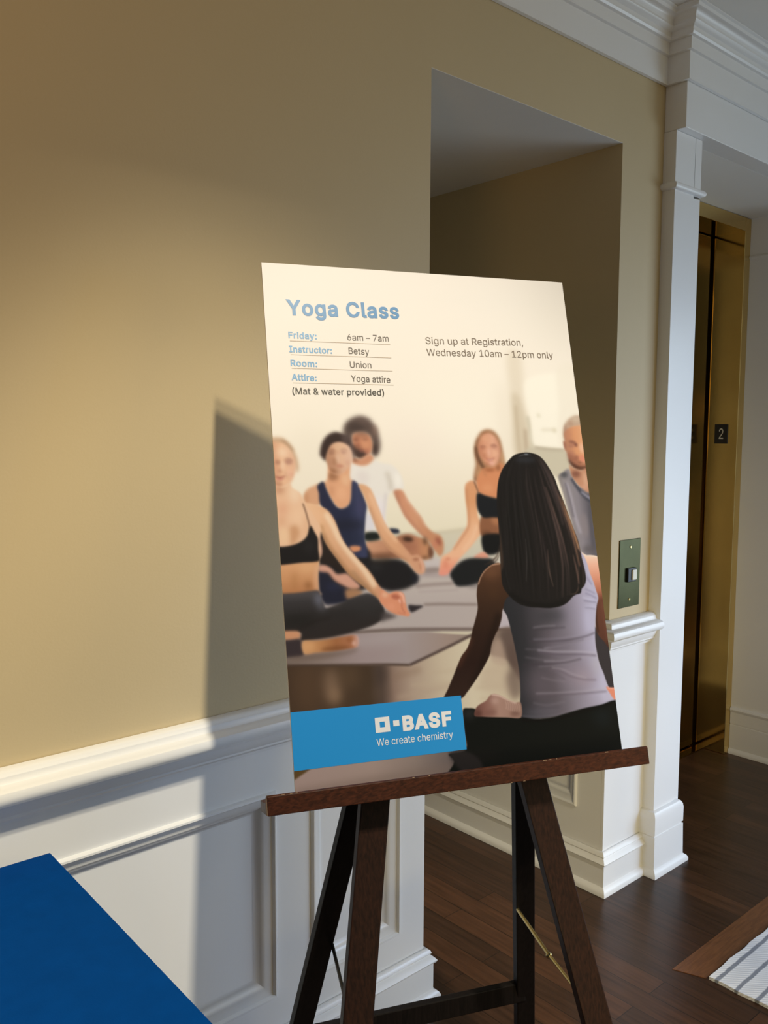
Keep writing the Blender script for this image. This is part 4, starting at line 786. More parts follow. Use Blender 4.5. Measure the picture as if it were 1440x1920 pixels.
    P.ramp([(203.4,'b06f52'),(225.4,'d4926c'),(248.6,'d6976f'),(268.9,'c98a62')],0,[(211.7,423.5),(222.1,419.8),(229.9,422.9),(237.5,439.6),(249.1,456.4),(259.9,471.3),(266.6,486.0),(279.6,499.0),(293.4,505.3),(298.2,519.1),(295.4,536.4),(288.5,542.8),(280.3,532.9),(271.6,518.1),(262.3,508.1),(251.2,497.1),(238.5,482.3),(227.8,466.5),(219.7,446.0)],blur=2.4,keep=1)
    P.line('b5775a',3,6,[(215.0,431.4),(227.2,462.7),(247.8,490.3),(266.0,512.1)],alpha=0.7,clip=1)
    P.line('e3a888',2.5,4,[(232.7,436.6),(255.2,466.3),(268.3,489.0)],alpha=0.7,clip=1)
    P.spot('96513f',3,(288.2,515.8),5,8,alpha=0.8,clip=1,rot=-0.4)
    P.spot('cd7f62',3,(280.3,522.3),6,8,alpha=0.6,clip=1)
    P.ramp([(151.5,'d49a74'),(184.7,'c48a66'),(209.4,'a06a4c'),(244.4,'b87a58'),(264.6,'c98d60'),(276.8,'8a5840')],0,[(152.3,512.7),(178.1,509.0),(200.6,511.7),(214.4,502.6),(234.7,500.4),(251.3,506.8),(266.1,511.1),(273.0,523.9),(276.9,535.6),(270.9,544.9),(258.4,548.2),(232.5,544.3),(202.6,543.9),(163.4,542.3),(152.5,534.3)],blur=2.5,keep=1)
    P.spot('39241a',2.8,(230.8,509.9),10,4.5,alpha=0.95,rot=0.15)
    P.spot('6d452f',4,(178.6,537.3),28,5,alpha=0.8,clip=1)
    P.spot('59382a',3,(270.8,535.4),4,11,alpha=0.85)
    P.spot('6b4630',3,(260.8,544.5),8,4,alpha=0.7,clip=1)
    P.spot('4d3425',3,(262.7,514.9),4,8,alpha=0.7)
    P.spot('c8875f',4,(259.2,529.1),6,8,alpha=0.7,clip=1)
    P.spot('a5694f',4,(232.5,523.3),14,5,alpha=0.6,clip=1)
    P.poly('1b1f1b',2.5,[(151.7,496.7),(167.6,494.4),(179.1,497.6),(179.3,507.1),(166.2,510.4),(150.7,508.9)])
    P.poly('2b2e3b',2,[(197.6,489.7),(213.5,491.1),(215.8,497.9),(202.8,498.4)])
    P.poly('201d1d',3,[(71.5,494.0),(108.6,504.6),(155.2,525.1),(163.3,544.1),(202.6,543.9),(221.9,550.5),(235.6,564.3),(243.5,576.0),(240.4,587.2),(223.6,595.7),(205.4,599.4),(185.8,599.3),(159.3,590.5),(120.3,597.6),(74.7,576.9),(65.6,549.1)])
    P.spot('3a3836',6,(167.2,555.5),12,5,alpha=0.6)
    P.spot('23222a',4,(237.1,580.4),6,8,alpha=0.7)
    P.spot('2b2018',4,(177.9,544.8),20,4,alpha=0.7)
    P.poly('24242f',2.6,[(63.0,558.1),(77.8,560.6),(88.7,577.6),(102.1,587.4),(122.3,595.8),(119.2,611.2),(109.4,615.2),(85.7,617.4),(70.0,614.7),(62.2,594.4)])
    P.spot('2d2f44',5,(88.0,586.7),12,6,alpha=0.7)
    P.poly('dba278',2.4,[(46.5,435.6),(49.3,423.5),(56.5,415.1),(66.2,410.6),(75.9,407.9),(78.5,424.0),(77.2,442.8),(65.5,447.2),(51.5,445.0)],keep=1)
    P.spot('c68a5e',3.5,(50.6,431.9),5,12,alpha=0.7,clip=1)
    P.poly('e3a478',2.4,[(81.6,408.0),(91.9,398.6),(96.7,373.8),(119.2,370.1),(134.8,370.2),(132.7,397.2),(139.8,406.0),(135.5,434.6),(127.7,446.8),(115.5,454.1),(103.5,448.1),(95.0,433.8),(86.7,417.5)],keep=1)
    P.spot('9a6745',3.5,(101.9,393.9),10,8,alpha=0.85,clip=1)
    P.spot('f0c396',4,(124.6,400.9),6,10,alpha=0.6,clip=1)
    P.spot('c98a62',4,(98.0,419.6),6,10,alpha=0.5,clip=1)
    P.spot('efb184',4,(114.9,424.7),10,12,alpha=0.6,clip=1)
    P.ramp([(70.8,'26273a'),(122.3,'272a3f'),(143.7,'3b3d55'),(161.2,'35374c')],0,[(72.9,410.7),(83.9,403.2),(88.6,416.6),(95.1,432.8),(103.5,447.2),(112.8,452.1),(124.7,447.7),(131.5,435.5),(136.0,404.0),(143.8,405.0),(150.8,414.8),(156.2,432.2),(159.9,446.6),(156.5,463.7),(152.5,487.3),(150.8,508.0),(154.1,526.9),(150.0,539.8),(106.7,528.7),(102.3,487.6),(90.7,464.8),(78.6,449.4),(74.7,438.1),(74.8,423.9)],blur=1.9,keep=1)
    P.spot('1e1f2a',7,(120.1,481.6),34,10,alpha=0.8,clip=1)
    P.spot('252938',7,(132.6,505.5),22,14,alpha=0.7,clip=1)
    P.spot('45405c',5,(148.9,449.2),5,14,alpha=0.7,clip=1)
    P.poly('d98f62',2,[(121.8,520.0),(130.6,517.6),(142.0,519.9),(140.5,526.4),(127.8,528.6)])
    P.poly('35241f',2.8,[(81.8,354.5),(84.8,339.1),(91.6,326.5),(100.9,317.8),(112.9,313.8),(124.4,316.7),(134.6,324.5),(139.3,339.1),(136.6,348.9),(127.5,339.1),(114.2,335.2),(104.0,341.1),(97.2,354.6),(91.5,366.1),(85.2,360.3)])
    P.poly('4f3c36',3.2,[(123.2,319.6),(134.7,323.5),(142.6,335.2),(146.2,350.8),(143.2,364.5),(137.7,358.6),(134.9,345.0),(125.9,335.2)],alpha=0.85)
    P.spot('5d4a44',4,(132.6,325.5),9,6,alpha=0.6)
    P.ramp([(88.9,'b5805c'),(105.3,'cb9570'),(119.9,'e3b08a'),(141.4,'e6b99a')],0,[(91.9,360.3),(97.9,344.9),(104.4,336.2),(116.3,332.3),(127.9,334.3),(137.2,341.1),(141.0,354.7),(140.1,366.4),(133.4,376.0),(125.9,383.7),(117.6,390.3),(107.9,391.1),(98.8,383.4),(93.9,371.8)],blur=2.2,keep=1)
    P.spot('e3b48c',3.5,(117.6,341.1),12,6,alpha=0.8,clip=1)
    P.spot('9a6a50',2.6,(102.2,351.7),6,3.4,alpha=0.8,clip=1)
    P.spot('bd8c74',2.4,(124.7,350.8),5,3,alpha=0.85,clip=1)
    P.spot('a97452',2.8,(106.8,368.1),5,8,alpha=0.7,clip=1)
    P.spot('f0c8a8',3,(114.0,362.4),3,9,alpha=0.6,clip=1)
    P.spot('c07a5f',2.2,(115.9,375.9),7,2.6,alpha=0.85,clip=1)
    P.spot('c08a68',4.5,(106.4,385.4),13,7,alpha=0.75,clip=1)
    P.spot('d9a684',4,(124.0,383.6),8,6,alpha=0.6,clip=1)
    P.spot('b98262',4,(97.0,369.9),6,10,alpha=0.55,clip=1)
    P.spot('e6b594',3,(129.4,364.4),5,7,alpha=0.5,clip=1)
    P.line('8a5a44',2,2.2,[(96.7,347.8),(103.6,345.9),(109.3,347.8)],alpha=0.6,clip=1)
    P.line('a97a62',2,2,[(119.1,346.9),(126.1,345.0),(131.7,347.9)],alpha=0.6,clip=1)
    P.spot('96623f',3,(100.6,385.3),9,5,alpha=0.8,clip=1)
    P.spot('c58a6a',3,(130.9,370.2),5,6,alpha=0.3,clip=1)
    P.ramp([(139.9,'d8a070'),(167.1,'e5ab7e'),(206.5,'dda073'),(241.6,'d59a74')],0,[(147.3,409.9),(159.1,410.1),(169.3,418.0),(175.7,434.5),(181.9,454.8),(188.1,474.1),(196.6,490.6),(206.4,503.3),(218.1,517.1),(227.9,529.8),(235.1,538.7),(247.2,538.2),(254.4,547.1),(258.2,559.7),(256.2,570.0),(248.8,573.5),(240.1,569.3),(233.0,560.4),(225.9,550.6),(211.0,539.6),(194.3,526.6),(182.9,510.1),(176.3,495.6),(170.9,478.4),(165.6,461.1),(160.1,444.7),(154.6,428.3)],blur=2,keep=1)
    P.line('b27c58',3,7,[(161.6,449.5),(170.6,482.2),(181.9,511.0),(203.5,534.5),(225.9,550.6)],alpha=0.75,clip=1)
    P.line('f3c094',3,6,[(167.6,425.6),(178.7,457.6),(191.8,488.5),(210.4,513.9)],alpha=0.8,clip=1)
    P.spot('a5694a',2,(242.3,546.6),6,2.6,alpha=0.85,clip=1)
    P.line('e6ac90',1.6,3,[(250.5,546.0),(254.4,557.6),(253.3,568.9)],alpha=0.8,clip=1)
    P.line('b87858',1.6,2,[(247.7,553.5),(249.6,565.0)],alpha=0.7,clip=1)
    P.poly('d69c80',2.4,[(65.6,549.1),(76.8,548.7),(87.6,555.6),(96.3,565.2),(113.4,565.1),(124.0,574.8),(136.2,589.2),(122.5,594.0),(104.2,584.8),(89.9,574.9),(80.5,562.6),(64.8,559.1)],keep=1)
    P.line('b8785f',2.4,3,[(71.4,558.5),(86.3,572.0),(106.8,587.7)],alpha=0.6,clip=1)
    P.poly('a97a55',3,[(109.2,593.3),(128.3,592.5),(139.1,600.4),(123.0,610.5),(109.9,608.0)])
    P.poly('cfa67f',3.2,[(-29.0,327.7),(10.1,323.8),(22.8,329.5),(34.1,343.8),(40.4,361.9),(42.0,379.0),(37.7,386.6),(31.8,363.8),(21.8,344.8),(-29.8,340.9)])
    P.line('a8805c',3,5,[(15.4,328.6),(26.1,337.2),(33.7,348.6)],alpha=0.7)
    P.ramp([(-2.6,'dba078'),(14.0,'edb98e'),(38.3,'e6b08a')],0,[(-29.5,335.3),(11.3,333.4),(23.1,339.1),(32.5,352.4),(37.0,369.5),(36.1,382.8),(31.5,395.9),(26.3,404.3),(17.5,410.7),(2.3,416.1),(-34.2,415.4)],blur=2.4,keep=1)
    P.spot('f8d4ae',5,(15.8,350.5),10,8,alpha=0.8,clip=1)
    P.spot('a87258',2.3,(5.4,368.4),5,4,alpha=0.85,clip=1)
    P.spot('b27c66',2.6,(25.0,367.5),7,4.4,alpha=0.85,clip=1)
    P.spot('c28a6a',2.4,(8.1,383.4),4,3,alpha=0.9,clip=1)
    P.spot('f6cfab',2.5,(14.3,374.1),3,8,alpha=0.7,clip=1)
    P.spot('d99a74',5,(1.5,385.2),7,20,alpha=0.55,clip=1)
    P.line('a85f4c',1.8,[1.5,4,1.2],[(0.1,392.7),(8.2,396.1),(17.8,392.0)],alpha=0.95,clip=1)
    P.line('d68a76',1.5,2.4,[(1.7,397.4),(8.9,399.4),(15.6,396.7)],alpha=0.7,clip=1)
    P.line('8a5c48',1.8,[1,2.4,1],[(17.8,363.7),(25.3,361.9),(32.6,365.7)],alpha=0.5,clip=1)
    P.line('b07a5c',2.5,3,[(17.3,384.5),(20.7,390.1),(19.3,396.7)],alpha=0.4,clip=1)
    P.spot('f2bc98',3,(25.6,385.5),6,7,alpha=0.6,clip=1)
    P.spot('b37a5a',3,(4.8,406.8),8,4,alpha=0.6,clip=1)
    P.spot('dfa083',2.4,(28.1,390.2),4,4,alpha=0.5,clip=1)
    P.poly('edbb91',1.9,[(-34.0,411.8),(9.9,412.5),(24.3,405.2),(28.4,414.6),(40.9,422.4),(46.7,433.7),(51.8,441.3),(67.4,446.3),(78.0,456.9),(81.9,480.4),(74.3,494.1),(71.6,505.2),(74.3,520.0),(72.4,532.9),(66.0,543.6),(62.4,567.2),(61.4,592.5),(60.0,599.7),(-45.1,599.1)],keep=1)
    P.spot('c48a66',5,(6.0,416.1),9,8,alpha=0.85,clip=1)
    P.spot('f7d7b2',6,(31.5,423.1),9,18,alpha=0.7,clip=1)
    P.spot('dd9872',6,(9.3,450.5),10,12,alpha=0.5,clip=1)
    P.spot('f4c79c',7,(36.1,465.1),16,18,alpha=0.7,clip=1)
    P.spot('d89a70',5,(6.1,471.7),6,8,alpha=0.6,clip=1)
    P.poly('c58a5c',4,[(19.1,483.1),(31.4,478.9),(36.0,492.8),(25.6,510.8),(19.0,512.4)],alpha=0.7,clip=1)
    P.spot('f3c898',4,(9.1,496.5),8,14,alpha=0.7,clip=1)
    P.spot('e0a87c',4,(47.2,479.4),4,18,alpha=0.5,clip=1)
    P.ramp([(545.0,'dda06e'),(569.3,'cf9160'),(593.5,'b97a4c')],1,[(-41.6,539.8),(30.8,542.1),(68.1,540.0),(62.9,598.0),(-45.1,599.1)],blur=2,clip=1)
    P.line('a8703f',5,8,[(22.2,560.7),(20.4,587.6)],alpha=0.5,clip=1)
    P.spot('8f5c34',4,(44.6,582.6),6,7,alpha=0.7,clip=1)
    P.line('e5b088',3,6,[(61.8,548.9),(58.3,571.5),(58.7,592.4)],alpha=0.7,clip=1)
    P.spot('e8b07c',5,(43.9,552.7),14,8,alpha=0.5,clip=1)
    P.line('c4917a',2.2,5,[(71.7,503.3),(73.5,517.2),(70.5,532.8)],alpha=0.8)
    P.poly('1e1a19',1.5,[(-39.9,511.1),(1.5,514.5),(19.0,513.3),(33.1,509.3),(43.7,503.2),(49.8,495.2),(53.6,482.3),(57.4,481.5),(62.2,491.9),(67.0,503.1),(66.6,521.6),(67.3,538.2),(62.3,542.5),(35.3,543.2),(3.1,545.4),(-41.9,546.0)])
    P.spot('2c2827',5,(51.1,516.4),10,12,alpha=0.5)
    P.line('7c5a44',1.3,2.6,[(45.2,441.2),(49.7,458.1),(53.1,474.9),(54.4,484.2)],alpha=0.9)
    P.poly('2b211c',2,[(73.6,491.3),(76.8,497.9),(81.4,512.9),(89.7,528.0),(99.9,543.2),(110.2,556.6),(104.1,561.9),(86.1,550.0),(73.3,545.8),(68.0,541.9),(73.7,527.4),(73.3,507.1)])
    P.ramp([(45.6,'f0bd8f'),(78.2,'e9b283'),(106.5,'dda377'),(154.4,'d59b70'),(188.6,'d8906a')],0,[(49.0,441.2),(65.7,443.5),(77.8,447.5),(89.5,455.3),(98.9,470.6),(104.3,486.7),(109.7,502.8),(116.3,516.1),(126.8,529.5),(137.2,543.0),(148.7,555.6),(159.1,570.1),(167.5,585.3),(176.1,597.8),(187.0,606.8),(178.0,621.1),(166.8,614.9),(157.9,606.1),(149.2,595.5),(133.0,581.7),(118.8,569.0),(107.6,553.7),(98.3,539.5),(89.8,527.1),(81.4,512.9),(75.9,497.9),(72.5,480.1),(60.1,456.5)],blur=1.7,keep=1)
    P.line('a8764c',3.5,10,[(75.2,494.2),(83.1,514.8),(100.0,541.4),(118.8,568.1),(149.0,597.3),(162.3,610.9)],alpha=0.8,clip=1)
    P.line('fbdab2',3.2,9,[(83.6,458.9),(95.2,480.8),(104.8,504.5),(121.8,531.2),(144.5,560.1),(163.1,590.7)],alpha=0.85,clip=1)
    P.spot('efb98c',5,(66.1,464.1),12,12,alpha=0.7,clip=1)
    P.line('96724f',3,6,[(123.2,560.9),(140.7,582.1),(152.9,597.5)],alpha=0.5,clip=1)
    P.spot('b98555',3,(74.9,486.7),4,8,alpha=0.7,clip=1)
    P.ramp([(597.4,'4a4442'),(609.2,'3a3533'),(631.7,'2e2926'),(676.2,'2f2723')],1,[(-44.8,593.8),(1.8,593.8),(27.3,593.4),(60.6,591.6),(65.4,601.8),(69.1,614.6),(73.2,622.1),(100.0,614.6),(121.4,606.8),(148.7,601.0),(165.2,611.1),(173.8,624.5),(176.5,637.5),(169.7,648.1),(153.6,656.2),(130.1,662.7),(109.9,666.8),(81.5,671.0),(49.1,673.2),(25.4,673.2),(22.7,659.8),(-48.3,653.2)],blur=1.8,keep=1)
    P.spot('76747c',5,(61.3,607.0),8,10,alpha=0.75,clip=1)
    P.spot('6a6669',5,(65.9,619.9),8,6,alpha=0.6,clip=1)
    P.spot('5d504b',4,(85.7,617.4),14,3,alpha=0.6,clip=1)
    P.spot('1f1c18',7,(24.0,641.3),30,10,alpha=0.6,clip=1)
    P.spot('34302d',8,(146.5,626.5),25,14,alpha=0.5,clip=1)
    P.line('231c18',2.5,4,[(23.1,654.6),(51.3,643.1),(79.4,638.7)],alpha=0.5,clip=1)
    P.poly('cf9066',2,[(-48.3,653.2),(0.4,655.7),(22.8,658.1),(22.9,669.5),(-0.6,671.4),(-49.2,668.7)])
    P.poly('3b302f',2,[(-49.2,668.7),(-0.6,671.4),(23.7,671.4),(27.4,683.1),(27.3,698.0),(-2.4,699.1),(-50.9,697.9)])
    P.poly('6b5546',4,[(2.0,700.4),(56.5,697.6),(102.9,695.8),(123.9,692.0),(111.9,700.0),(65.1,705.3),(19.6,705.2)],alpha=0.7)
    P.ramp([(27.7,'d59a66'),(57.6,'c08452'),(85.2,'a4683f'),(113.1,'b0704c'),(124.3,'d0a08c')],0,[(28.0,675.2),(49.0,674.9),(69.2,674.6),(95.4,672.0),(121.8,671.2),(125.7,681.4),(122.1,691.0),(103.1,693.1),(76.9,694.7),(49.3,695.3),(29.3,695.5)],blur=1.8,keep=1)
    P.spot('7a4a2a',3,(84.6,690.9),26,4,alpha=0.7,clip=1)
    P.spot('dba98f',2,(117.0,684.3),4,4,alpha=0.9,clip=1)
    P.spot('8f5530',2.5,(109.0,678.4),5,4,alpha=0.6,clip=1)
    P.spot('e0a56c',4,(39.2,683.9),10,7,alpha=0.6,clip=1)
    P.poly('df9069',1.5,[(174.3,596.8),(185.3,603.9),(197.4,600.9),(209.1,602.4),(214.6,607.4),(215.6,617.7),(218.1,632.7),(222.2,641.3),(217.9,645.7),(208.2,643.2),(195.7,640.6),(184.6,634.4),(175.6,625.5),(168.8,615.0)],keep=1)
    P.spot('b4644a',1.8,(198.5,610.2),8,4.4,alpha=0.9,clip=1,rot=0.25)
    P.line('f3b79c',1.5,4,[(206.0,603.2),(212.3,610.1),(213.2,621.3)],alpha=0.8,clip=1)
    P.line('f0b096',1.3,3.4,[(204.0,615.2),(207.3,621.9)],alpha=0.9,clip=1)
    P.line('b5674c',1.3,2,[(208.7,617.3),(208.5,630.3),(213.5,639.8)],alpha=0.7,clip=1)
    P.spot('e89a74',3,(188.1,627.2),8,6,alpha=0.7,clip=1)
    P.line('c27355',1.5,2,[(199.9,637.2),(213.3,641.7)],alpha=0.6,clip=1)
    P.spot('efc09a',2.5,(179.3,605.4),6,5,alpha=0.6,clip=1)
    P.poly('332b2b',1.8,[(220.7,626.4),(234.5,627.2),(248.3,628.9),(238.8,634.0),(224.5,638.7)])
    P.poly('4a403c',3,[(176.8,633.9),(188.9,640.2),(197.3,644.4),(178.4,648.7),(167.6,650.7),(170.7,637.2)],alpha=0.9)
    P.poly('ad7a54',3,[(377.0,348.5),(382.4,329.0),(394.0,313.5),(409.0,307.2),(422.8,311.3),(432.3,324.8),(435.7,343.5),(437.4,366.2),(438.9,389.8),(425.5,410.1),(387.0,412.6),(370.7,404.3),(373.8,386.1),(377.4,374.0)],keep=1)
    P.line('5f3f2c',2.6,6,[(382.1,341.3),(383.3,359.7),(389.0,376.1),(394.6,384.3)],alpha=0.9)
    P.spot('c9a070',3,(383.7,394.3),5,10,alpha=0.8,clip=1)
    P.spot('d6a878',3,(433.2,364.1),3,14,alpha=0.8,clip=1)
    P.line('7c5a40',2.4,4,[(375.6,399.3),(371.6,406.3)],alpha=0.8)
    P.line('7a4e34',2.6,5,[(387.2,324.9),(381.9,343.4),(382.0,361.8)],alpha=0.6,clip=1)
    P.spot('93603f',3.5,(401.7,313.5),9,4,alpha=0.6,clip=1)
    P.line('8a6246',2.4,4,[(389.4,382.2),(383.1,399.4)],alpha=0.5,clip=1)
    P.line('caa070',2.2,4,[(383.6,376.0),(388.3,392.3),(388.8,406.5)],alpha=0.5,clip=1)
    P.poly('d98c5e',2.4,[(388.1,384.2),(412.5,380.4),(430.0,372.3),(438.3,395.0),(430.6,440.7),(394.8,438.9),(376.5,429.5),(374.4,409.4)],keep=1)
    P.spot('a5633f',3,(404.4,384.4),11,5,alpha=0.85,clip=1)
    P.spot('8f5a3a',3,(422.4,380.5),5,7,alpha=0.8,clip=1)
    P.spot('e39a6a',4,(397.0,419.8),12,8,alpha=0.7,clip=1)
    P.line('b07850',3,4,[(390.3,384.2),(396.4,397.5)],alpha=0.6,clip=1)
    P.ramp([(383.4,'c98762'),(399.8,'dd9974'),(416.2,'e6a884'),(432.8,'d09070')],0,[(387.2,335.2),(396.6,319.7),(410.3,314.5),(423.8,321.7),(430.6,339.3),(429.5,357.9),(422.3,372.3),(412.7,379.3),(402.0,377.2),(392.3,366.9),(386.3,352.6)],blur=2.4,keep=1)
    P.spot('e3a47c',3,(404.7,324.9),9,6,alpha=0.7,clip=1)
    P.spot('ad6c50',2.2,(394.9,343.4),5,3,alpha=0.7,clip=1)
    P.spot('b47860',2.4,(418.3,340.3),6,4,alpha=0.75,clip=1)
    P.spot('efb598',2.4,(407.1,351.6),3,7,alpha=0.7,clip=1)
    P.spot('f0b48c',3,(421.2,353.7),5,5,alpha=0.7,clip=1)
    P.line('b05f4c',1.8,[1.4,3.6,1.2],[(399.3,362.9),(407.5,367.0),(418.0,362.0)],alpha=0.85,clip=1)
    P.line('f0d0bc',1.2,[0.8,1.8,0.8],[(402.3,365.0),(408.6,367.0),(414.4,364.5)],alpha=0.6,clip=1)
    P.spot('c27c5c',3,(388.9,348.5),4,12,alpha=0.6,clip=1)
    P.spot('a9694a',2.6,(398.9,375.2),9,3.5,alpha=0.55,clip=1)
    P.line('8a543e',1.6,2,[(390.8,341.3),(396.5,339.3),(401.7,341.4)],alpha=0.55,clip=1)
    P.line('94604a',1.6,2,[(411.9,339.3),(418.7,337.2),(425.0,340.3)],alpha=0.55,clip=1)
    P.spot('eeb09c',2,(410.2,372.2),5,3,alpha=0.7,clip=1)
    P.spot('b87250',3,(396.5,358.8),4,6,alpha=0.6,clip=1)
    P.ramp([(409.0,'dd9b6c'),(443.9,'dd9a68'),(488.2,'ecb184'),(541.8,'f0b48a'),(561.0,'ec9a78'),(580.2,'e8907a')],1,[(351.2,416.0),(357.4,408.1),(368.5,405.2),(375.8,416.4),(373.7,444.5),(370.9,469.4),(376.2,488.4),(375.8,501.2),(361.2,517.5),(343.5,534.4),(326.1,549.2),(314.3,562.2),(304.9,573.3),(294.1,577.6),(283.1,575.1),(286.6,561.0),(292.5,543.9),(310.0,535.0),(324.3,518.1),(336.4,502.9),(347.5,488.5),(350.2,463.9),(349.7,439.0)],blur=2,keep=1)
    P.line('c07f58',2.6,4,[(353.0,419.1),(352.3,454.0),(350.6,488.6),(334.5,510.6),(315.6,531.4)],alpha=0.7,clip=1)
    P.line('f6c69c',3,6,[(367.6,489.1),(354.2,513.3),(334.1,534.0)],alpha=0.7,clip=1)
    P.spot('e08868',2.5,(298.3,557.6),5,8,alpha=0.6,clip=1)
    P.spot('d5805f',2,(303.4,548.3),5,3,alpha=0.6,clip=1)
    P.poly('8f5c3e',2,[(378.0,472.5),(418.4,469.6),(415.5,511.5),(374.8,510.1)])
    P.spot('b87a52',3.5,(406.2,480.3),9,10,alpha=0.8)
    P.spot('643e28',3,(384.0,504.5),10,5,alpha=0.7)
    P.poly('1c1d1f',1.9,[(372.9,432.5),(377.7,428.5),(390.0,433.8),(411.1,439.2),(427.3,440.6),(423.4,472.8),(398.2,475.1),(381.0,474.6),(372.7,462.4),(371.0,449.4)])
    P.line('6f4a34',1.6,2.6,[(370.5,406.3),(374.4,419.4),(377.4,430.5)],alpha=0.9)
    P.poly('171717',2.2,[(376.1,508.1),(419.1,508.6),(412.7,535.2),(393.3,544.2),(375.7,539.6)])
    P.poly('e39a7c',2,[(353.6,547.5),(367.1,540.2),(375.8,538.6),(382.6,544.8),(383.1,549.7),(365.9,550.9)])
    P.poly('1e1e1e',2.4,[(304.7,575.2),(315.3,563.2),(329.9,553.3),(347.1,549.1),(371.3,550.2),(392.2,554.0),(394.6,578.6),(366.5,591.7),(339.6,598.1),(316.7,597.8),(309.4,588.8)])
    P.spot('3b3434',4,(350.0,598.6),14,3,alpha=0.5)
    P.poly('c7a688',2.6,[(568.8,318.1),(572.0,303.1),(581.0,289.1),(596.6,279.2),(614.6,277.9),(649.8,284.1),(646.4,307.0),(599.2,302.9),(578.8,313.8),(571.4,333.0)],keep=1)
    P.spot('a67c62',3,(575.0,307.4),4,14,alpha=0.7,clip=1)
    P.spot('d8c0a0',3,(601.6,285.6),8,4,alpha=0.7,clip=1)
    P.spot('b08468',3,(588.4,295.5),6,5,alpha=0.5,clip=1)
    P.ramp([(565.2,'b07a5e'),(579.3,'c58660'),(593.4,'dc9768'),(611.1,'e4a272')],0,[(571.7,313.8),(585.0,303.0),(605.7,298.6),(647.4,300.4),(635.1,384.4),(607.5,386.3),(592.2,386.2),(581.7,377.6),(575.2,364.9),(572.3,352.1),(568.4,346.8),(567.1,330.9),(570.9,328.8)],blur=1.7,keep=1)
    P.spot('8a5848',2.2,(586.9,331.9),8,3.4,alpha=0.85,clip=1,rot=0.2)
    P.spot('6d4038',1.8,(594.4,337.3),4,4,alpha=0.7,clip=1)
    P.spot('a06a58',2.4,(583.5,339.4),7,3,alpha=0.7,clip=1)
    P.spot('f2bc98',2.6,(606.5,343.7),5,10,alpha=0.8,clip=1)
    P.spot('b5775c',3,(582.3,356.4),7,8,alpha=0.7,clip=1)
    P.spot('8f5446',2.6,(593.1,362.8),5,5,alpha=0.6,clip=1)
    P.spot('df8468',2.8,(604.6,365.0),6,7,alpha=0.85,clip=1)
    P.spot('915a48',2.4,(569.5,338.3),2.5,7,alpha=0.7,clip=1)
    P.poly('8f5844',3.4,[(573.5,352.1),(582.0,358.5),(593.1,362.8),(601.0,373.5),(627.4,371.6),(625.3,386.5),(593.2,387.2),(581.4,379.7),(573.8,367.0)],alpha=0.65)
    P.poly('4a2d22',2.4,[(575.2,364.9),(581.2,372.3),(592.1,378.8),(603.5,381.0),(626.2,380.1),(625.3,386.5),(606.1,387.9),(592.0,387.2),(581.2,380.8),(575.4,372.3)],alpha=0.85)
    P.spot('e08a6c',2.4,(605.5,367.2),4,4,alpha=0.6)
    P.spot('6d3f34',1.8,(598.8,372.4),5,2,alpha=0.5)
    P.spot('c98565',3.5,(580.7,317.0),5,12,alpha=0.4)
    P.poly('c58b68',2,[(574.7,377.6),(583.1,384.0),(598.9,388.3),(610.2,384.2),(640.7,386.6),(632.9,439.5),(608.8,434.9),(595.9,426.2),(583.8,412.4),(575.2,398.6)],keep=1)
    P.spot('80503f',3.4,(586.2,395.6),10,7,alpha=0.85,clip=1)
    P.spot('e7b692',3.4,(605.6,407.4),4,16,alpha=0.7,clip=1)
    P.spot('e0a484',3,(599.9,423.2),7,6,alpha=0.6,clip=1)
    P.ramp([(537.6,'7d7268'),(557.1,'958983'),(583.7,'8b8080'),(601.2,'6a6264'),(615.2,'5a5558')],0,[(547.2,400.4),(557.5,392.1),(571.3,384.9),(576.3,399.7),(585.7,415.6),(598.3,426.3),(609.1,432.8),(644.8,439.8),(626.3,564.1),(584.7,554.2),(574.9,541.5),(567.7,510.6),(559.7,469.2),(553.1,432.8)],blur=1.8,keep=1)
    P.spot('4c4a4a',3,(560.4,396.4),8,6,alpha=0.85,clip=1)
    P.line('b9adb0',2.4,6,[(562.9,412.1),(568.6,438.3),(572.8,474.7),(581.5,511.1)],alpha=0.7,clip=1)
    P.line('5e5558',2,3.5,[(560.6,412.1),(565.5,443.4),(569.7,479.8)],alpha=0.7,clip=1)
    P.line('45444a',2.2,7,[(575.7,403.9),(587.0,422.9),(598.8,438.9),(613.4,451.7)],alpha=0.9,clip=1)
    P.line('a79fa6',1.8,4,[(593.0,430.4),(603.5,439.0),(614.3,445.5)],alpha=0.8,clip=1)
    P.spot('8f807c',4,(590.7,495.9),9,24,alpha=0.7,clip=1)
    P.line('4f4a4c',3,5,[(608.3,454.8),(605.4,491.1),(604.9,542.7)],alpha=0.8,clip=1)
    P.spot('5f5654',4,(594.5,542.3),14,8,alpha=0.7,clip=1)
    P.poly('3a3333',0.9,[(581.5,687.6),(604.8,709.0),(632.6,716.0),(635.6,809.7),(596.4,803.3),(585.1,756.7)])
    P.ramp([(553.3,'f3cdae'),(571.6,'eeb090'),(598.9,'d98f6e'),(622.0,'b06a4e'),(638.9,'6b3f2e'),(712.9,'5a3628'),(727.5,'4a2c22')],1,[(576.1,549.7),(587.1,553.2),(598.6,553.7),(612.1,557.4),(642.3,575.1),(629.6,735.6),(610.0,728.2),(602.3,717.7),(589.0,699.0),(589.6,663.3),(597.1,635.7),(589.9,598.1)],blur=0.7,keep=1)
    P.line('f7e2c8',0.8,2,[(580.4,551.9),(596.2,554.6),(612.1,557.4)],alpha=0.8,clip=1)
    P.line('3a241c',1.5,4,[(594.8,643.6),(590.5,673.3),(591.3,699.2)],alpha=0.8,clip=1)
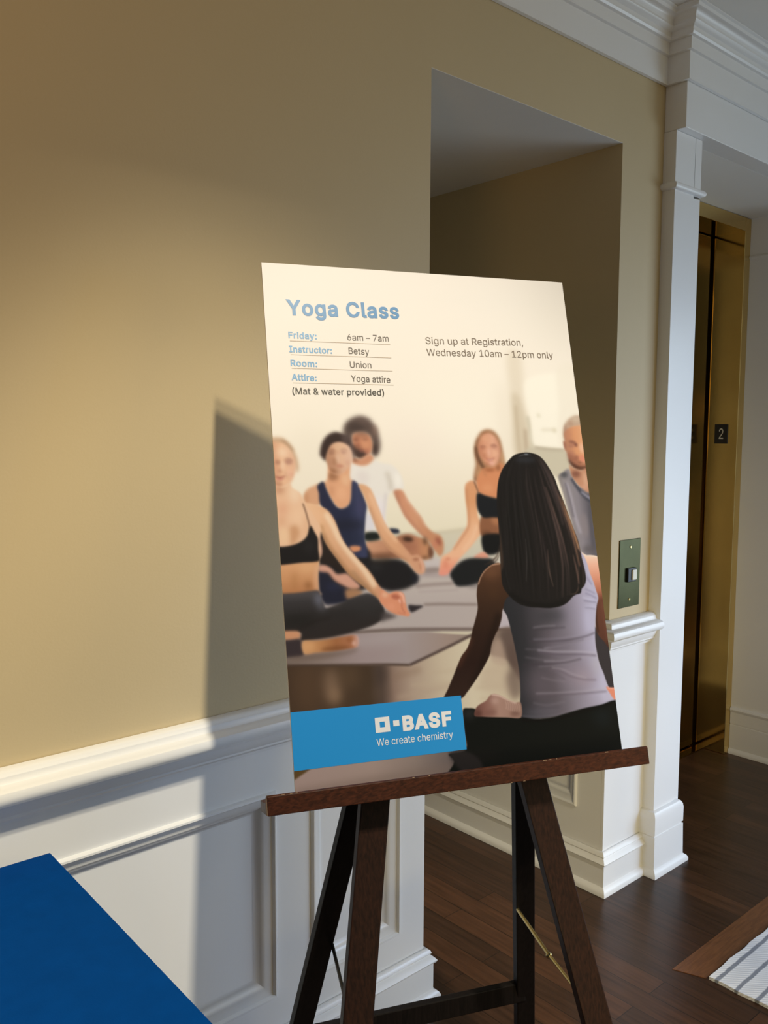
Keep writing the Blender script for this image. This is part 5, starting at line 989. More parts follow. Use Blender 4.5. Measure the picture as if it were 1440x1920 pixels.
    P.line('7a4a38',2.5,5,[(608.6,644.4),(609.6,684.5),(609.7,714.3)],alpha=0.5,clip=1)
    P.ramp([(557.8,'6b4630'),(586.8,'4d3120'),(639.3,'3b261a'),(686.4,'301e16'),(732.9,'2b1a14'),(788.0,'33221a')],1,[(405.4,560.5),(388.0,562.6),(373.1,571.7),(363.3,582.9),(356.4,597.0),(352.3,615.1),(351.7,638.9),(345.4,657.6),(336.9,677.8),(331.0,694.3),(323.2,708.7),(311.6,720.8),(301.7,736.7),(291.8,754.3),(279.5,775.2),(269.5,794.2),(301.7,793.6),(314.9,783.8),(331.1,766.9),(347.6,747.9),(359.8,732.1),(366.3,721.3),(371.3,704.8),(379.4,690.2),(389.5,675.7),(396.8,658.9),(400.6,644.8),(415.1,631.2),(427.7,616.3),(426.2,585.0)],blur=0.7,keep=1)
    P.line('c99a7a',0.8,2.2,[(405.3,561.4),(387.8,563.6),(373.0,572.7),(363.1,584.8),(357.5,597.1)],alpha=0.9,clip=1)
    P.spot('7d5236',8,(386.1,578.2),14,10,alpha=0.6,clip=1)
    P.line('5b3322',4,9,[(333.5,689.8),(318.5,713.9),(301.6,738.6)],alpha=0.6,clip=1)
    P.line('1f140f',4,10,[(392.5,651.0),(370.1,697.1),(343.6,746.6),(325.3,772.8)],alpha=0.7,clip=1)
    P.spot('543620',7,(385.4,612.1),8,14,alpha=0.4,clip=1)
    P.ramp([(400.5,'2c2b2c'),(437.6,'343132'),(486.0,'5a5052'),(529.9,'857a80'),(563.2,'a79ca8'),(585.7,'b9b0be')],0,[(567.5,545.3),(578.4,549.8),(585.4,565.4),(589.4,585.9),(594.8,604.4),(598.2,620.7),(600.7,634.9),(595.1,649.6),(589.3,673.2),(584.2,700.6),(582.5,720.2),(583.3,738.0),(585.4,754.7),(591.7,773.8),(596.7,793.7),(603.4,809.8),(609.4,822.9),(601.8,828.0),(575.3,831.3),(535.7,834.2),(502.0,839.4),(474.4,842.4),(442.2,842.0),(414.1,838.3),(413.5,817.8),(417.4,794.9),(419.9,757.6),(416.7,714.7),(412.3,681.0),(407.7,656.8),(402.1,642.0),(416.3,621.5),(464.6,626.2),(532.1,620.1)],blur=0.7,keep=1)
    P.spot('3e3b3c',9,(492.9,662.1),34,14,alpha=0.8,clip=1)
    P.spot('857a86',9,(532.2,659.7),10,20,alpha=0.3,clip=1)
    P.spot('766a70',14,(507.1,721.5),34,30,alpha=0.5,clip=1)
    P.spot('8a7a80',14,(533.4,771.8),34,26,alpha=0.7,clip=1)
    P.spot('6f6063',14,(455.1,784.2),26,36,alpha=0.6,clip=1)
    P.spot('a59296',9,(549.3,778.0),18,14,alpha=0.6,clip=1)
    P.spot('b2a8a8',7,(578.4,756.1),8,18,alpha=0.6,clip=1)
    P.spot('8d8288',10,(559.1,826.9),30,8,alpha=0.5,clip=1)
    P.spot('726a70',8,(459.7,831.6),40,8,alpha=0.6,clip=1)
    P.spot('2a2929',9,(418.4,700.6),8,60,alpha=0.6,clip=1)
    P.spot('c7bfd2',6,(572.8,677.1),8,26,alpha=0.5,clip=1)
    P.line('8a8082',1.7,2.9899999999999998,[(457.5,681.2),(479.6,679.8),(503.7,680.4)],alpha=0.576,clip=1)
    P.line('383234',1.7,2.76,[(457.2,684.1),(490.0,684.4),(523.2,684.7)],alpha=0.432,clip=1)
    P.line('463c40',1.7,2.9899999999999998,[(445.8,705.4),(486.9,707.4),(525.5,708.3),(563.2,704.1),(584.5,698.7)],alpha=0.612,clip=1)
    P.line('9d929a',1.7,2.76,[(454.8,702.2),(498.3,704.4),(543.2,701.7),(580.5,694.5)],alpha=0.36,clip=1)
    P.line('a0949a',1.7,2.9899999999999998,[(474.3,720.0),(507.7,716.7),(547.4,711.8),(578.5,708.1)],alpha=0.432,clip=1)
    P.line('4d4347',1.7,2.3,[(485.5,717.9),(519.1,714.6),(559.0,709.7)],alpha=0.36,clip=1)
    P.line('c0b4b8',1.7,2.9899999999999998,[(461.0,721.9),(495.2,727.4),(539.2,730.7),(581.3,735.8)],alpha=0.576,clip=1)
    P.line('5a4d54',1.7,3.2199999999999998,[(462.6,725.8),(505.5,733.0),(549.6,736.3),(580.6,740.7)],alpha=0.54,clip=1)
    P.line('7d7274',1.7,2.3,[(436.6,718.1),(463.3,721.1),(490.6,721.2)],alpha=0.432,clip=1)
    P.line('a4989c',1.7,2.9899999999999998,[(471.3,742.8),(503.8,745.4),(537.3,744.1),(571.8,739.0)],alpha=0.504,clip=1)
    P.line('40363a',1.7,2.9899999999999998,[(427.7,746.0),(470.7,747.5),(514.5,748.1),(548.5,744.0)],alpha=0.54,clip=1)
    P.line('8f8488',1.7,2.3,[(459.3,751.4),(502.9,752.0),(542.3,748.4)],alpha=0.36,clip=1)
    P.line('8a7e80',1.7,2.3,[(434.8,732.3),(461.0,738.1),(493.2,742.6)],alpha=0.36,clip=1)
    P.line('6a5a60',1.7,2.76,[(480.2,757.8),(501.5,762.4),(522.0,773.7),(548.7,781.8),(574.2,784.9)],alpha=0.504,clip=1)
    P.line('b0a2a4',1.7,2.53,[(486.0,755.4),(507.3,760.0),(528.0,770.4),(554.7,779.4)],alpha=0.432,clip=1)
    P.line('8c7e80',1.7,2.76,[(462.2,770.6),(483.1,777.1),(509.8,782.3)],alpha=0.36,clip=1)
    P.line('5a4c50',1.7,2.3,[(473.9,764.0),(495.0,769.6),(510.3,778.5)],alpha=0.36,clip=1)
    P.line('55484d',1.7,2.76,[(447.6,800.4),(495.9,803.9),(539.7,806.0),(593.6,807.0)],alpha=0.504,clip=1)
    P.line('b5a8aa',1.7,2.53,[(447.9,797.7),(496.3,801.1),(545.8,802.7),(590.9,801.9)],alpha=0.432,clip=1)
    P.line('4e4448',1.7,2.53,[(434.8,817.0),(460.6,824.2),(492.8,826.3)],alpha=0.36,clip=1)
    P.line('968a8e',1.7,2.3,[(440.5,813.8),(466.6,820.0),(504.9,818.0)],alpha=0.288,clip=1)
    P.line('6f6780',1.7,2.3,[(574.6,624.4),(585.4,629.0),(597.1,635.7)],alpha=0.576,clip=1)
    P.line('7a7288',1.7,2.3,[(574.6,616.4),(584.3,620.9),(595.0,626.6)],alpha=0.576,clip=1)
    P.line('d6cedf',1.7,2.3,[(567.8,632.0),(580.9,636.8),(597.4,641.8)],alpha=0.504,clip=1)
    P.line('5f5868',1.7,2.07,[(569.2,638.1),(583.7,641.0),(596.1,642.7)],alpha=0.576,clip=1)
    P.line('6a6270',1.7,1.8399999999999999,[(569.7,651.1),(582.0,652.8),(591.9,655.4)],alpha=0.576,clip=1)
    P.line('d0c8d8',1.7,1.8399999999999999,[(569.9,649.1),(582.4,649.9),(592.4,652.5)],alpha=0.432,clip=1)
    P.line('6f6680',1.7,2.3,[(574.9,590.2),(582.9,598.7),(590.6,609.2)],alpha=0.504,clip=1)
    P.line('8a7f92',1.7,2.3,[(574.5,577.1),(579.8,588.5),(587.2,600.9)],alpha=0.432,clip=1)
    P.line('9a8ea0',1.7,1.8399999999999999,[(574.1,563.9),(579.5,574.3),(582.9,582.5)],alpha=0.36,clip=1)
    P.line('8a8288',1.7,2.07,[(414.5,834.6),(442.7,838.3),(480.2,839.2),(524.7,834.1),(570.0,828.9),(604.6,824.4)],alpha=0.36,clip=1)
    P.poly('dd8768',0.9,[(593.6,799.2),(603.6,801.1),(630.7,804.4),(628.2,835.3),(607.2,822.7),(599.8,811.4)])
    P.line('f0b49a',0.8,1.6,[(596.7,801.4),(619.0,805.3)],alpha=0.7)
    P.poly('11120f',0.9,[(303.5,813.7),(315.9,811.3),(327.8,814.2),(339.7,826.3),(375.1,831.6),(413.3,836.3),(442.2,842.0),(474.4,842.4),(502.1,838.5),(541.5,832.8),(578.9,829.7),(606.9,824.6),(638.2,830.4),(625.3,985.5),(281.5,943.2),(278.5,897.1),(270.0,883.7),(302.3,880.2),(302.8,848.0)],keep=1)
    P.spot('33302e',6,(314.9,820.3),12,8,alpha=0.8,clip=1)
    P.spot('1d2224',10,(577.8,852.5),20,14,alpha=0.6,clip=1)
    P.spot('1a1613',8,(326.7,895.4),40,10,alpha=0.6,clip=1)
    P.line('050505',2,3,[(413.6,841.9),(473.8,847.0),(535.1,838.9),(603.9,829.2)],alpha=0.6,clip=1)
    P.poly('2e2725',2.5,[(270.1,882.9),(300.1,881.7),(326.2,899.8),(328.7,922.4),(294.1,918.3)],alpha=0.7)
    P.ramp([(326.6,'6d463a'),(346.9,'8a5f50'),(372.4,'a67f6c'),(414.9,'987462')],0,[(324.6,824.9),(327.9,813.3),(335.8,806.8),(348.7,801.6),(357.9,793.2),(365.4,791.1),(375.5,793.9),(385.2,799.4),(396.0,806.0),(406.0,809.7),(416.4,811.6),(413.3,836.3),(385.3,833.6),(339.5,828.1)],blur=0.8,keep=1)
    P.line('e2c0aa',1.2,3,[(361.2,791.7),(375.4,794.8),(389.1,802.5),(407.0,810.7)],alpha=0.8,clip=1)
    P.spot('54322a',3,(332.0,821.9),7,6,alpha=0.7,clip=1)
    P.spot('7a5346',3,(355.5,822.4),12,5,alpha=0.6,clip=1)
    P.spot('c39d8a',3,(366.1,803.2),7,6,alpha=0.6,clip=1)
    P.spot('6a483c',3,(402.6,828.8),10,4,alpha=0.7,clip=1)
    P.line('d3b09c',0.7,1.1,[(386.5,806.0),(387.8,812.6),(385.9,819.8)],alpha=0.5,clip=1)
    P.line('d3b09c',0.7,1.1,[(390.6,806.9),(391.9,813.5),(389.9,821.1)],alpha=0.5,clip=1)
    P.line('d3b09c',0.7,1.1,[(394.7,807.9),(396.0,814.5),(394.0,822.4)],alpha=0.5,clip=1)
    P.line('d3b09c',0.7,1.1,[(398.8,808.8),(400.1,815.4),(398.0,823.7)],alpha=0.5,clip=1)
    P.line('d3b09c',0.7,1.1,[(402.9,809.8),(404.2,816.4),(402.0,825.1)],alpha=0.5,clip=1)
    P.line('d3b09c',0.7,1.1,[(407.0,810.7),(408.2,817.3),(406.1,826.4)],alpha=0.5,clip=1)
    P.line('d3b09c',0.7,1.1,[(411.1,811.6),(412.3,818.3),(410.1,827.7)],alpha=0.5,clip=1)
    P.poly('1f1b19',0.7,[(446.1,367.3),(459.6,357.0),(475.9,352.9),(492.8,352.9),(508.2,357.2),(519.5,366.7),(529.9,383.5),(538.8,402.4),(544.9,425.4),(552.2,448.3),(559.0,474.3),(565.7,500.3),(572.0,521.0),(574.9,541.5),(576.1,557.9),(578.5,573.2),(579.9,587.5),(579.2,600.5),(574.3,610.4),(567.8,616.0),(564.4,623.9),(553.8,626.3),(545.3,630.8),(533.8,640.0),(517.3,646.0),(494.8,647.6),(473.1,645.3),(453.7,643.1),(435.9,637.2),(424.0,628.8),(411.8,614.5),(405.1,598.6),(406.0,564.4),(408.5,525.1),(410.5,490.4),(411.3,455.4),(414.3,430.2),(420.6,404.9),(430.7,384.6)],keep=1)
    P.line('171413',1.1,[0.8,3.560485581236165,0.8],[(497.1,417.6),(504.9,462.8),(515.4,519.0),(521.7,572.9),(519.3,630.5)],alpha=0.435513949097334,clip=1)
    P.line('5a4640',1.1,[0.8,2.8038420600182294,0.8],[(516.3,384.6),(526.2,420.5),(538.8,465.6)],alpha=0.5539559102527833,clip=1)
    P.line('100f0e',1.1,[0.8,2.38517046125239,0.8],[(476.5,354.5),(471.0,381.8),(464.9,414.4),(463.2,459.4),(463.8,517.2),(462.4,573.6),(460.1,628.6)],alpha=0.20869129686233315,clip=1)
    P.line('5a4640',1.1,[0.8,2.1746720296770388,0.8],[(545.3,466.1),(559.8,520.6),(567.5,572.3)],alpha=0.4661083821631408,clip=1)
    P.line('2a2522',1.1,[0.8,4.392343170587249,0.8],[(461.3,358.1),(446.6,380.2),(433.6,411.3)],alpha=0.1848298529029312,clip=1)
    P.line('100f0e',1.1,[0.8,3.489471528328245,0.8],[(441.2,412.0),(437.2,457.3),(436.5,516.2)],alpha=0.3135840339909613,clip=1)
    P.line('6b5248',1.1,[0.8,2.920248121381412,0.8],[(528.8,385.4),(539.2,421.7),(550.6,466.5),(562.7,520.7),(567.3,572.3),(558.7,621.6)],alpha=0.5775274295434032,clip=1)
    P.line('241f1c',1.1,[0.8,1.8091344223107633,0.8],[(453.0,413.2),(452.6,458.6),(455.6,516.9),(457.5,573.7)],alpha=0.4872769873416919,clip=1)
    P.line('2e2a28',1.1,[0.8,3.6803334806311234,0.8],[(462.1,414.1),(463.2,459.4),(467.5,517.3),(470.1,573.5)],alpha=0.31467063403447293,clip=1)
    P.line('3a2f2c',1.1,[0.8,4.362895287010421,0.8],[(480.7,382.4),(477.4,415.6),(477.8,460.6)],alpha=0.3751754227705919,clip=1)
    P.line('141210',1.1,[0.8,3.0226200843316553,0.8],[(470.9,460.1),(473.3,517.5),(473.3,573.5),(470.7,630.4)],alpha=0.4977153898278014,clip=1)
    P.line('443632',1.1,[0.8,2.7298308952431323,0.8],[(495.3,383.3),(498.5,417.7),(505.5,462.9)],alpha=0.37417762177026925,clip=1)
    P.line('2f2725',1.1,[0.8,4.121174661806466,0.8],[(488.2,461.5),(494.2,518.2),(496.8,573.2)],alpha=0.26282105297998964,clip=1)
    P.line('4c3a36',1.1,[0.8,2.779088813653852,0.8],[(509.4,358.1),(526.0,385.2),(535.8,421.4),(546.8,466.2)],alpha=0.18112108321034534,clip=1)
    P.line('181615',1.1,[0.8,2.279189993863469,0.8],[(470.3,355.6),(462.6,381.2),(456.3,413.5),(455.7,458.8),(458.2,517.0)],alpha=0.1664212087663204,clip=1)
    P.line('141210',1.1,[0.8,2.0185872268981306,0.8],[(439.1,411.8),(432.6,457.0),(428.9,515.9),(425.0,574.0)],alpha=0.46022722413193995,clip=1)
    P.line('6b5248',1.1,[0.8,4.030997881856292,0.8],[(508.1,357.7),(525.4,385.2),(537.0,421.5),(550.6,466.5)],alpha=0.2456896713130396,clip=1)
    P.line('181615',1.1,[0.8,4.063759059153957,0.8],[(479.0,354.3),(477.0,382.1),(475.3,415.4)],alpha=0.17742008370215517,clip=1)
    P.line('443632',1.1,[0.8,2.807093594990391,0.8],[(505.7,383.9),(508.7,418.7),(513.6,463.5),(519.7,519.1),(520.4,572.9),(512.6,631.3)],alpha=0.2705697163615887,clip=1)
    P.line('241f1c',1.1,[0.8,4.1010822114131065,0.8],[(475.8,382.1),(474.3,415.3),(478.0,460.6),(484.9,517.9),(489.3,573.3),(488.8,632.0)],alpha=0.5916026494113208,clip=1)
    P.line('2f2725',1.1,[0.8,3.0692182294296577,0.8],[(477.9,460.6),(481.9,517.8),(483.1,573.3),(480.3,631.5)],alpha=0.5656511642133983,clip=1)
    P.line('2a2522',1.1,[0.8,2.040671023935284,0.8],[(446.4,380.2),(436.5,411.6),(433.5,457.0),(434.4,516.1),(435.5,573.9),(439.7,623.2)],alpha=0.34530854694778174,clip=1)
    P.line('6b5248',1.1,[0.8,3.6754112235174152,0.8],[(516.9,419.5),(527.2,464.6),(539.6,519.8)],alpha=0.4824064557404181,clip=1)
    P.line('6b5248',1.1,[0.8,4.055127709443496,0.8],[(514.1,419.3),(523.5,464.3),(534.8,519.7),(540.6,572.7),(535.6,627.7)],alpha=0.34270045585491965,clip=1)
    P.line('4c3a36',1.1,[0.8,4.099919390166311,0.8],[(541.8,422.0),(555.7,466.9),(570.9,520.9),(578.4,572.2)],alpha=0.41600634598319836,clip=1)
    P.line('6b5248',1.1,[0.8,4.0050351027469535,0.8],[(515.9,419.4),(523.0,464.3),(531.4,519.5),(534.0,572.7),(526.5,629.4)],alpha=0.47660293046961233,clip=1)
    P.line('7a5c4c',1.1,[0.8,4.331290994108539,0.8],[(518.8,419.7),(528.7,464.7),(540.3,519.9),(545.9,572.6)],alpha=0.3929641583749339,clip=1)
    P.line('6b5248',1.1,[0.8,3.1989764622078622,0.8],[(524.3,385.1),(536.8,421.5),(551.8,466.6),(568.6,520.9),(578.4,572.2),(571.1,617.2)],alpha=0.4352690282692886,clip=1)
    P.line('141210',1.1,[0.8,3.743153484995048,0.8],[(441.2,412.0),(435.7,457.2),(433.2,516.1),(430.3,574.0)],alpha=0.5056236989484852,clip=1)
    P.line('100f0e',1.1,[0.8,2.5309063899898456,0.8],[(437.7,457.4),(437.6,516.2),(437.3,573.9),(439.7,623.2)],alpha=0.5986058854286946,clip=1)
    P.line('100f0e',1.1,[0.8,2.287439493114769,0.8],[(441.1,457.7),(438.8,516.3),(435.8,573.9)],alpha=0.5014618166882663,clip=1)
    P.line('3a2c28',1.1,[0.8,2.0992378522220796,0.8],[(530.6,385.5),(540.3,421.8),(550.4,466.5),(560.8,520.6)],alpha=0.5887931794937069,clip=1)
    P.line('443632',1.1,[0.8,3.5888147916782174,0.8],[(482.6,354.0),(481.6,382.4),(479.5,415.8),(481.5,460.9),(485.9,517.9),(487.1,573.3)],alpha=0.165115167155374,clip=1)
    P.line('181615',1.1,[0.8,4.1108077519172,0.8],[(445.8,412.5),(441.5,457.7),(440.1,516.3)],alpha=0.5532404343804422,clip=1)
    P.line('2f2725',1.1,[0.8,2.0560184925590423,0.8],[(505.3,418.4),(512.3,463.4),(521.1,519.2)],alpha=0.44082730210890386,clip=1)
    P.line('2e2a28',1.1,[0.8,2.904955539815669,0.8],[(462.2,414.1),(463.4,459.5),(467.7,517.3),(470.4,573.5)],alpha=0.4473720455527588,clip=1)
    P.line('443632',1.1,[0.8,3.3224196738599576,0.8],[(490.1,461.6),(493.6,518.2),(493.2,573.2)],alpha=0.5850244069077453,clip=1)
    P.line('7a5c4c',1.1,[0.8,1.8025581913516322,0.8],[(510.6,358.6),(530.0,385.5),(543.4,422.2),(557.7,467.1),(572.0,521.0)],alpha=0.17266285127750672,clip=1)
    P.line('241d1c',1.1,[0.8,2.8147904206726135,0.8],[(489.7,382.9),(490.7,416.9),(495.6,462.1),(502.8,518.5),(506.2,573.1)],alpha=0.40108932772158196,clip=1)
    P.line('2e2a28',1.1,[0.8,2.836507171355751,0.8],[(448.5,412.8),(448.1,458.2),(451.6,516.7),(454.3,573.7)],alpha=0.5492375937835242,clip=1)
    P.line('2e2a28',1.1,[0.8,2.4778843620555673,0.8],[(440.3,411.9),(438.6,457.5),(440.9,516.4),(443.2,573.8),(447.2,625.5)],alpha=0.25688496054487964,clip=1)
    P.line('3a2c28',1.1,[0.8,3.08772638934994,0.8],[(537.3,421.6),(552.1,466.6),(568.6,520.9),(578.0,572.2)],alpha=0.29266010434195844,clip=1)
    P.line('1d1817',1.1,[0.8,4.032374320622161,0.8],[(502.2,462.6),(508.1,518.7),(509.4,573.0)],alpha=0.2546211538322553,clip=1)
    P.line('3a2f2c',1.1,[0.8,2.4632824914404807,0.8],[(486.0,416.5),(491.8,461.8),(500.5,518.5)],alpha=0.3436909790737174,clip=1)
    P.line('2e2a28',1.1,[0.8,3.1991914580849325,0.8],[(439.8,411.9),(435.3,457.2),(434.0,516.1),(432.6,574.0)],alpha=0.5522185602139592,clip=1)
    P.line('6b5248',1.1,[0.8,2.562338100675079,0.8],[(505.7,356.9),(521.2,384.9),(531.8,421.0)],alpha=0.298685732637238,clip=1)
    P.line('171413',1.1,[0.8,3.811546397910435,0.8],[(490.3,354.1),(493.7,383.2),(494.5,417.3),(498.4,462.3),(504.2,518.6),(505.7,573.1)],alpha=0.27406898638472493,clip=1)
    P.line('141210',1.1,[0.8,4.197439554751186,0.8],[(425.5,410.5),(418.4,455.8),(414.9,515.4),(412.1,574.2),(416.4,613.7)],alpha=0.44095730049098103,clip=1)
    P.line('2e2a28',1.1,[0.8,3.0844432522210283,0.8],[(415.6,455.6),(414.2,515.4),(414.1,574.2),(420.6,615.7)],alpha=0.48881487025443826,clip=1)
    P.line('3a2f2c',1.1,[0.8,2.619855356648209,0.8],[(509.1,418.8),(518.4,463.9),(529.8,519.5),(536.2,572.7)],alpha=0.25112925986288126,clip=1)
    P.line('6b5248',1.1,[0.8,2.1852472800516587,0.8],[(516.5,419.5),(526.8,464.6),(539.0,519.8),(545.6,572.6),(540.9,626.5)],alpha=0.4174444138506909,clip=1)
    P.line('443632',1.1,[0.8,3.3818010468914865,0.8],[(491.7,461.7),(497.8,518.4),(500.3,573.1),(496.6,632.1)],alpha=0.5341380642130518,clip=1)
    P.line('141210',1.1,[0.8,3.5917237948167964,0.8],[(442.2,380.0),(430.9,411.0),(426.7,456.5),(426.5,515.8),(426.9,574.0)],alpha=0.2589436692488794,clip=1)
    P.line('3a2f2c',1.1,[0.8,2.133112573426732,0.8],[(496.6,354.8),(505.7,383.9),(511.5,419.0),(520.4,464.1),(531.3,519.5),(536.8,572.7)],alpha=0.1756948630961682,clip=1)
    P.line('171413',1.1,[0.8,4.278594128657282,0.8],[(490.3,354.1),(496.3,383.4),(501.0,418.0),(509.8,463.2)],alpha=0.18144330120420477,clip=1)
    P.line('1d1817',1.1,[0.8,1.9176197916260351,0.8],[(500.6,462.5),(504.8,518.6),(504.4,573.1)],alpha=0.2878751514932073,clip=1)
    P.line('241f1c',1.1,[0.8,2.119555996390518,0.8],[(476.5,354.6),(470.1,381.7),(462.8,414.2),(459.7,459.2),(458.7,517.0)],alpha=0.23369140754994744,clip=1)
    P.line('171413',1.1,[0.8,3.420587598692612,0.8],[(490.9,354.1),(493.7,383.2),(493.2,417.2),(495.4,462.0),(499.1,518.4),(498.5,573.2)],alpha=0.25281175005595835,clip=1)
    P.line('6b5248',1.1,[0.8,2.2079948614191274,0.8],[(536.5,421.5),(546.4,466.2),(556.9,520.5)],alpha=0.47097107646824043,clip=1)
    P.line('1d1817',1.1,[0.8,2.486313695073436,0.8],[(483.9,382.6),(480.5,415.9),(480.4,460.8),(482.0,517.8),(480.3,573.4)],alpha=0.5127025149703381,clip=1)
    P.line('443632',1.1,[0.8,3.7892328109595166,0.8],[(485.0,382.6),(485.8,416.5),(491.3,461.7),(499.4,518.4)],alpha=0.3127621359818725,clip=1)
    P.line('3a2f2c',1.1,[0.8,2.0461813414926766,0.8],[(508.3,418.7),(516.0,463.7),(525.4,519.3)],alpha=0.2936770690773685,clip=1)
    P.line('443632',1.1,[0.8,4.400911487436837,0.8],[(492.4,383.1),(495.4,417.4),(502.6,462.6),(512.3,518.9),(517.9,572.9),(515.3,631.0)],alpha=0.28765084764929305,clip=1)
    P.line('443632',1.1,[0.8,3.6390039015181284,0.8],[(489.0,461.5),(496.8,518.3),(501.4,573.1)],alpha=0.32808080846341425,clip=1)
    P.line('241f1c',1.1,[0.8,2.8148472283527646,0.8],[(429.9,456.7),(425.7,515.8),(421.5,574.1)],alpha=0.5425360190291448,clip=1)
    P.line('100f0e',1.1,[0.8,4.043971400465394,0.8],[(456.2,413.5),(453.8,458.7),(454.1,516.8),(453.0,573.7)],alpha=0.4767613943932162,clip=1)
    P.line('4c3a36',1.1,[0.8,4.481292187033578,0.8],[(528.9,464.7),(539.6,519.8),(544.4,572.6),(538.0,627.2)],alpha=0.3252083033998013,clip=1)
    P.line('2a2522',1.1,[0.8,2.346500298590329,0.8],[(464.5,357.1),(451.1,380.5),(438.4,411.8)],alpha=0.15828515420039088,clip=1)
    P.line('2e2422',1.1,[0.8,2.6114757612526236,0.8],[(541.3,465.8),(550.2,520.2),(552.0,572.5),(541.8,626.3)],alpha=0.5771120366961724,clip=1)
    P.line('3a2c28',1.1,[0.8,2.2176178042894357,0.8],[(534.4,421.3),(545.9,466.1),(558.5,520.5),(563.9,572.4)],alpha=0.3056643588462223,clip=1)
    P.line('181615',1.1,[0.8,2.0976394291897527,0.8],[(466.6,459.7),(467.1,517.3),(465.2,573.6),(462.0,629.0)],alpha=0.536449063245491,clip=1)
    P.line('5a4640',1.1,[0.8,2.7296058594897654,0.8],[(507.6,384.1),(512.9,419.1),(520.7,464.1)],alpha=0.5131993947859019,clip=1)
    P.line('2e2a28',1.1,[0.8,4.091754395906566,0.8],[(472.7,355.2),(466.4,381.5),(461.1,414.0)],alpha=0.18275357652278085,clip=1)
    P.line('3a2c28',1.1,[0.8,3.7691046080195534,0.8],[(517.3,419.6),(525.8,464.5),(535.7,519.7),(539.8,572.7)],alpha=0.3071300131211895,clip=1)
    P.line('141210',1.1,[0.8,3.4674700422800413,0.8],[(465.8,356.7),(453.8,380.7),(442.8,412.2),(437.3,457.3),(434.6,516.1),(431.5,574.0),(432.2,620.5)],alpha=0.3414513366256264,clip=1)
    P.line('2f2725',1.1,[0.8,1.9805724008183092,0.8],[(507.5,418.6),(514.4,463.6),(522.9,519.2)],alpha=0.5977670151835303,clip=1)
    P.line('3a2f2c',1.1,[0.8,3.5438587892311677,0.8],[(480.3,382.3),(478.9,415.8),(482.0,461.0),(487.7,518.0)],alpha=0.4007267859149559,clip=1)
    P.line('7a5c4c',1.1,[0.8,2.9074557748313623,0.8],[(511.1,358.7),(527.8,385.3),(536.7,421.5),(546.2,466.2),(556.2,520.4),(558.7,572.4)],alpha=0.15943914820988941,clip=1)
    P.line('1d1817',1.1,[0.8,4.2267382917450576,0.8],[(487.9,416.7),(492.8,461.8),(500.3,518.4)],alpha=0.42190607251362,clip=1)
    P.line('2e2422',1.1,[0.8,2.872761064843689,0.8],[(508.8,357.9),(526.2,385.2),(537.6,421.6),(550.7,466.5)],alpha=0.16262913696512002,clip=1)
    P.line('141210',1.1,[0.8,4.162727780651542,0.8],[(449.6,458.3),(448.9,516.6),(447.1,573.8),(446.6,625.3)],alpha=0.582547495067631,clip=1)
    P.line('141210',1.1,[0.8,4.30272248050196,0.8],[(440.9,457.6),(440.7,516.3),(439.8,573.9)],alpha=0.5267796787455168,clip=1)
    P.line('2a2522',1.1,[0.8,3.487360310904699,0.8],[(444.0,380.1),(433.3,411.2),(429.8,456.7)],alpha=0.40442404440694735,clip=1)
    P.line('2a2522',1.1,[0.8,3.759224295864654,0.8],[(464.2,459.5),(466.7,517.3),(467.3,573.5),(466.2,629.7)],alpha=0.5695495386769066,clip=1)
    P.line('2a2522',1.1,[0.8,2.6416373677902065,0.8],[(457.0,458.9),(458.9,517.0),(459.2,573.6)],alpha=0.28067213574772293,clip=1)
    P.line('4c3a36',1.1,[0.8,2.0213594002525985,0.8],[(524.2,464.4),(531.8,519.6),(533.4,572.7),(525.0,629.7)],alpha=0.33569734352835184,clip=1)
    P.line('2e2a28',1.1,[0.8,3.6916264576591304,0.8],[(425.4,456.4),(421.6,515.7),(418.0,574.1)],alpha=0.2668108891417146,clip=1)
    P.line('141210',1.1,[0.8,2.9355605429227185,0.8],[(445.3,412.4),(443.9,457.9),(446.2,516.5),(448.1,573.8)],alpha=0.3598753175359408,clip=1)
    P.line('3a2c28',1.1,[0.8,3.3517681075368913,0.8],[(498.3,355.1),(508.4,384.1),(514.7,419.3),(523.9,464.3),(534.9,519.7)],alpha=0.24285834632910053,clip=1)
    P.line('6b5248',1.1,[0.8,2.0876504375979694,0.8],[(502.0,355.9),(514.8,384.5),(523.2,420.2)],alpha=0.3191035231225573,clip=1)
    P.line('1d1817',1.1,[0.8,2.50899843755246,0.8],[(489.6,416.8),(492.4,461.8),(497.1,518.3)],alpha=0.4865638055885197,clip=1)
    P.line('241f1c',1.1,[0.8,1.875310756818765,0.8],[(470.9,355.5),(463.9,381.3),(458.2,413.7),(458.4,459.0),(461.8,517.1),(463.7,573.6),(464.4,629.4)],alpha=0.17554907292598795,clip=1)
    P.line('4c3a36',1.1,[0.8,1.844883647739606,0.8],[(540.4,421.9),(555.3,466.9),(571.8,521.0),(578.6,572.2)],alpha=0.4346031889328072,clip=1)
    P.line('2a2522',1.1,[0.8,3.3779325118054917,0.8],[(447.6,380.3),(435.5,411.5),(429.6,456.7),(426.8,515.9),(424.0,574.1)],alpha=0.5394230600976024,clip=1)
    P.line('1d1817',1.1,[0.8,3.5025332459470087,0.8],[(496.9,354.8),(505.4,383.9),(510.3,418.9),(518.0,463.9),(527.5,519.4)],alpha=0.18024693693000968,clip=1)
    P.line('6b5248',1.1,[0.8,3.0037410651927985,0.8],[(523.0,464.3),(530.4,519.5),(531.8,572.8),(523.4,629.9)],alpha=0.3299023301254883,clip=1)
    P.line('171413',1.1,[0.8,4.32799993033397,0.8],[(492.7,383.1),(491.6,417.0),(493.3,461.9),(496.4,518.3),(495.4,573.2),(489.0,632.0)],alpha=0.4364104029957816,clip=1)
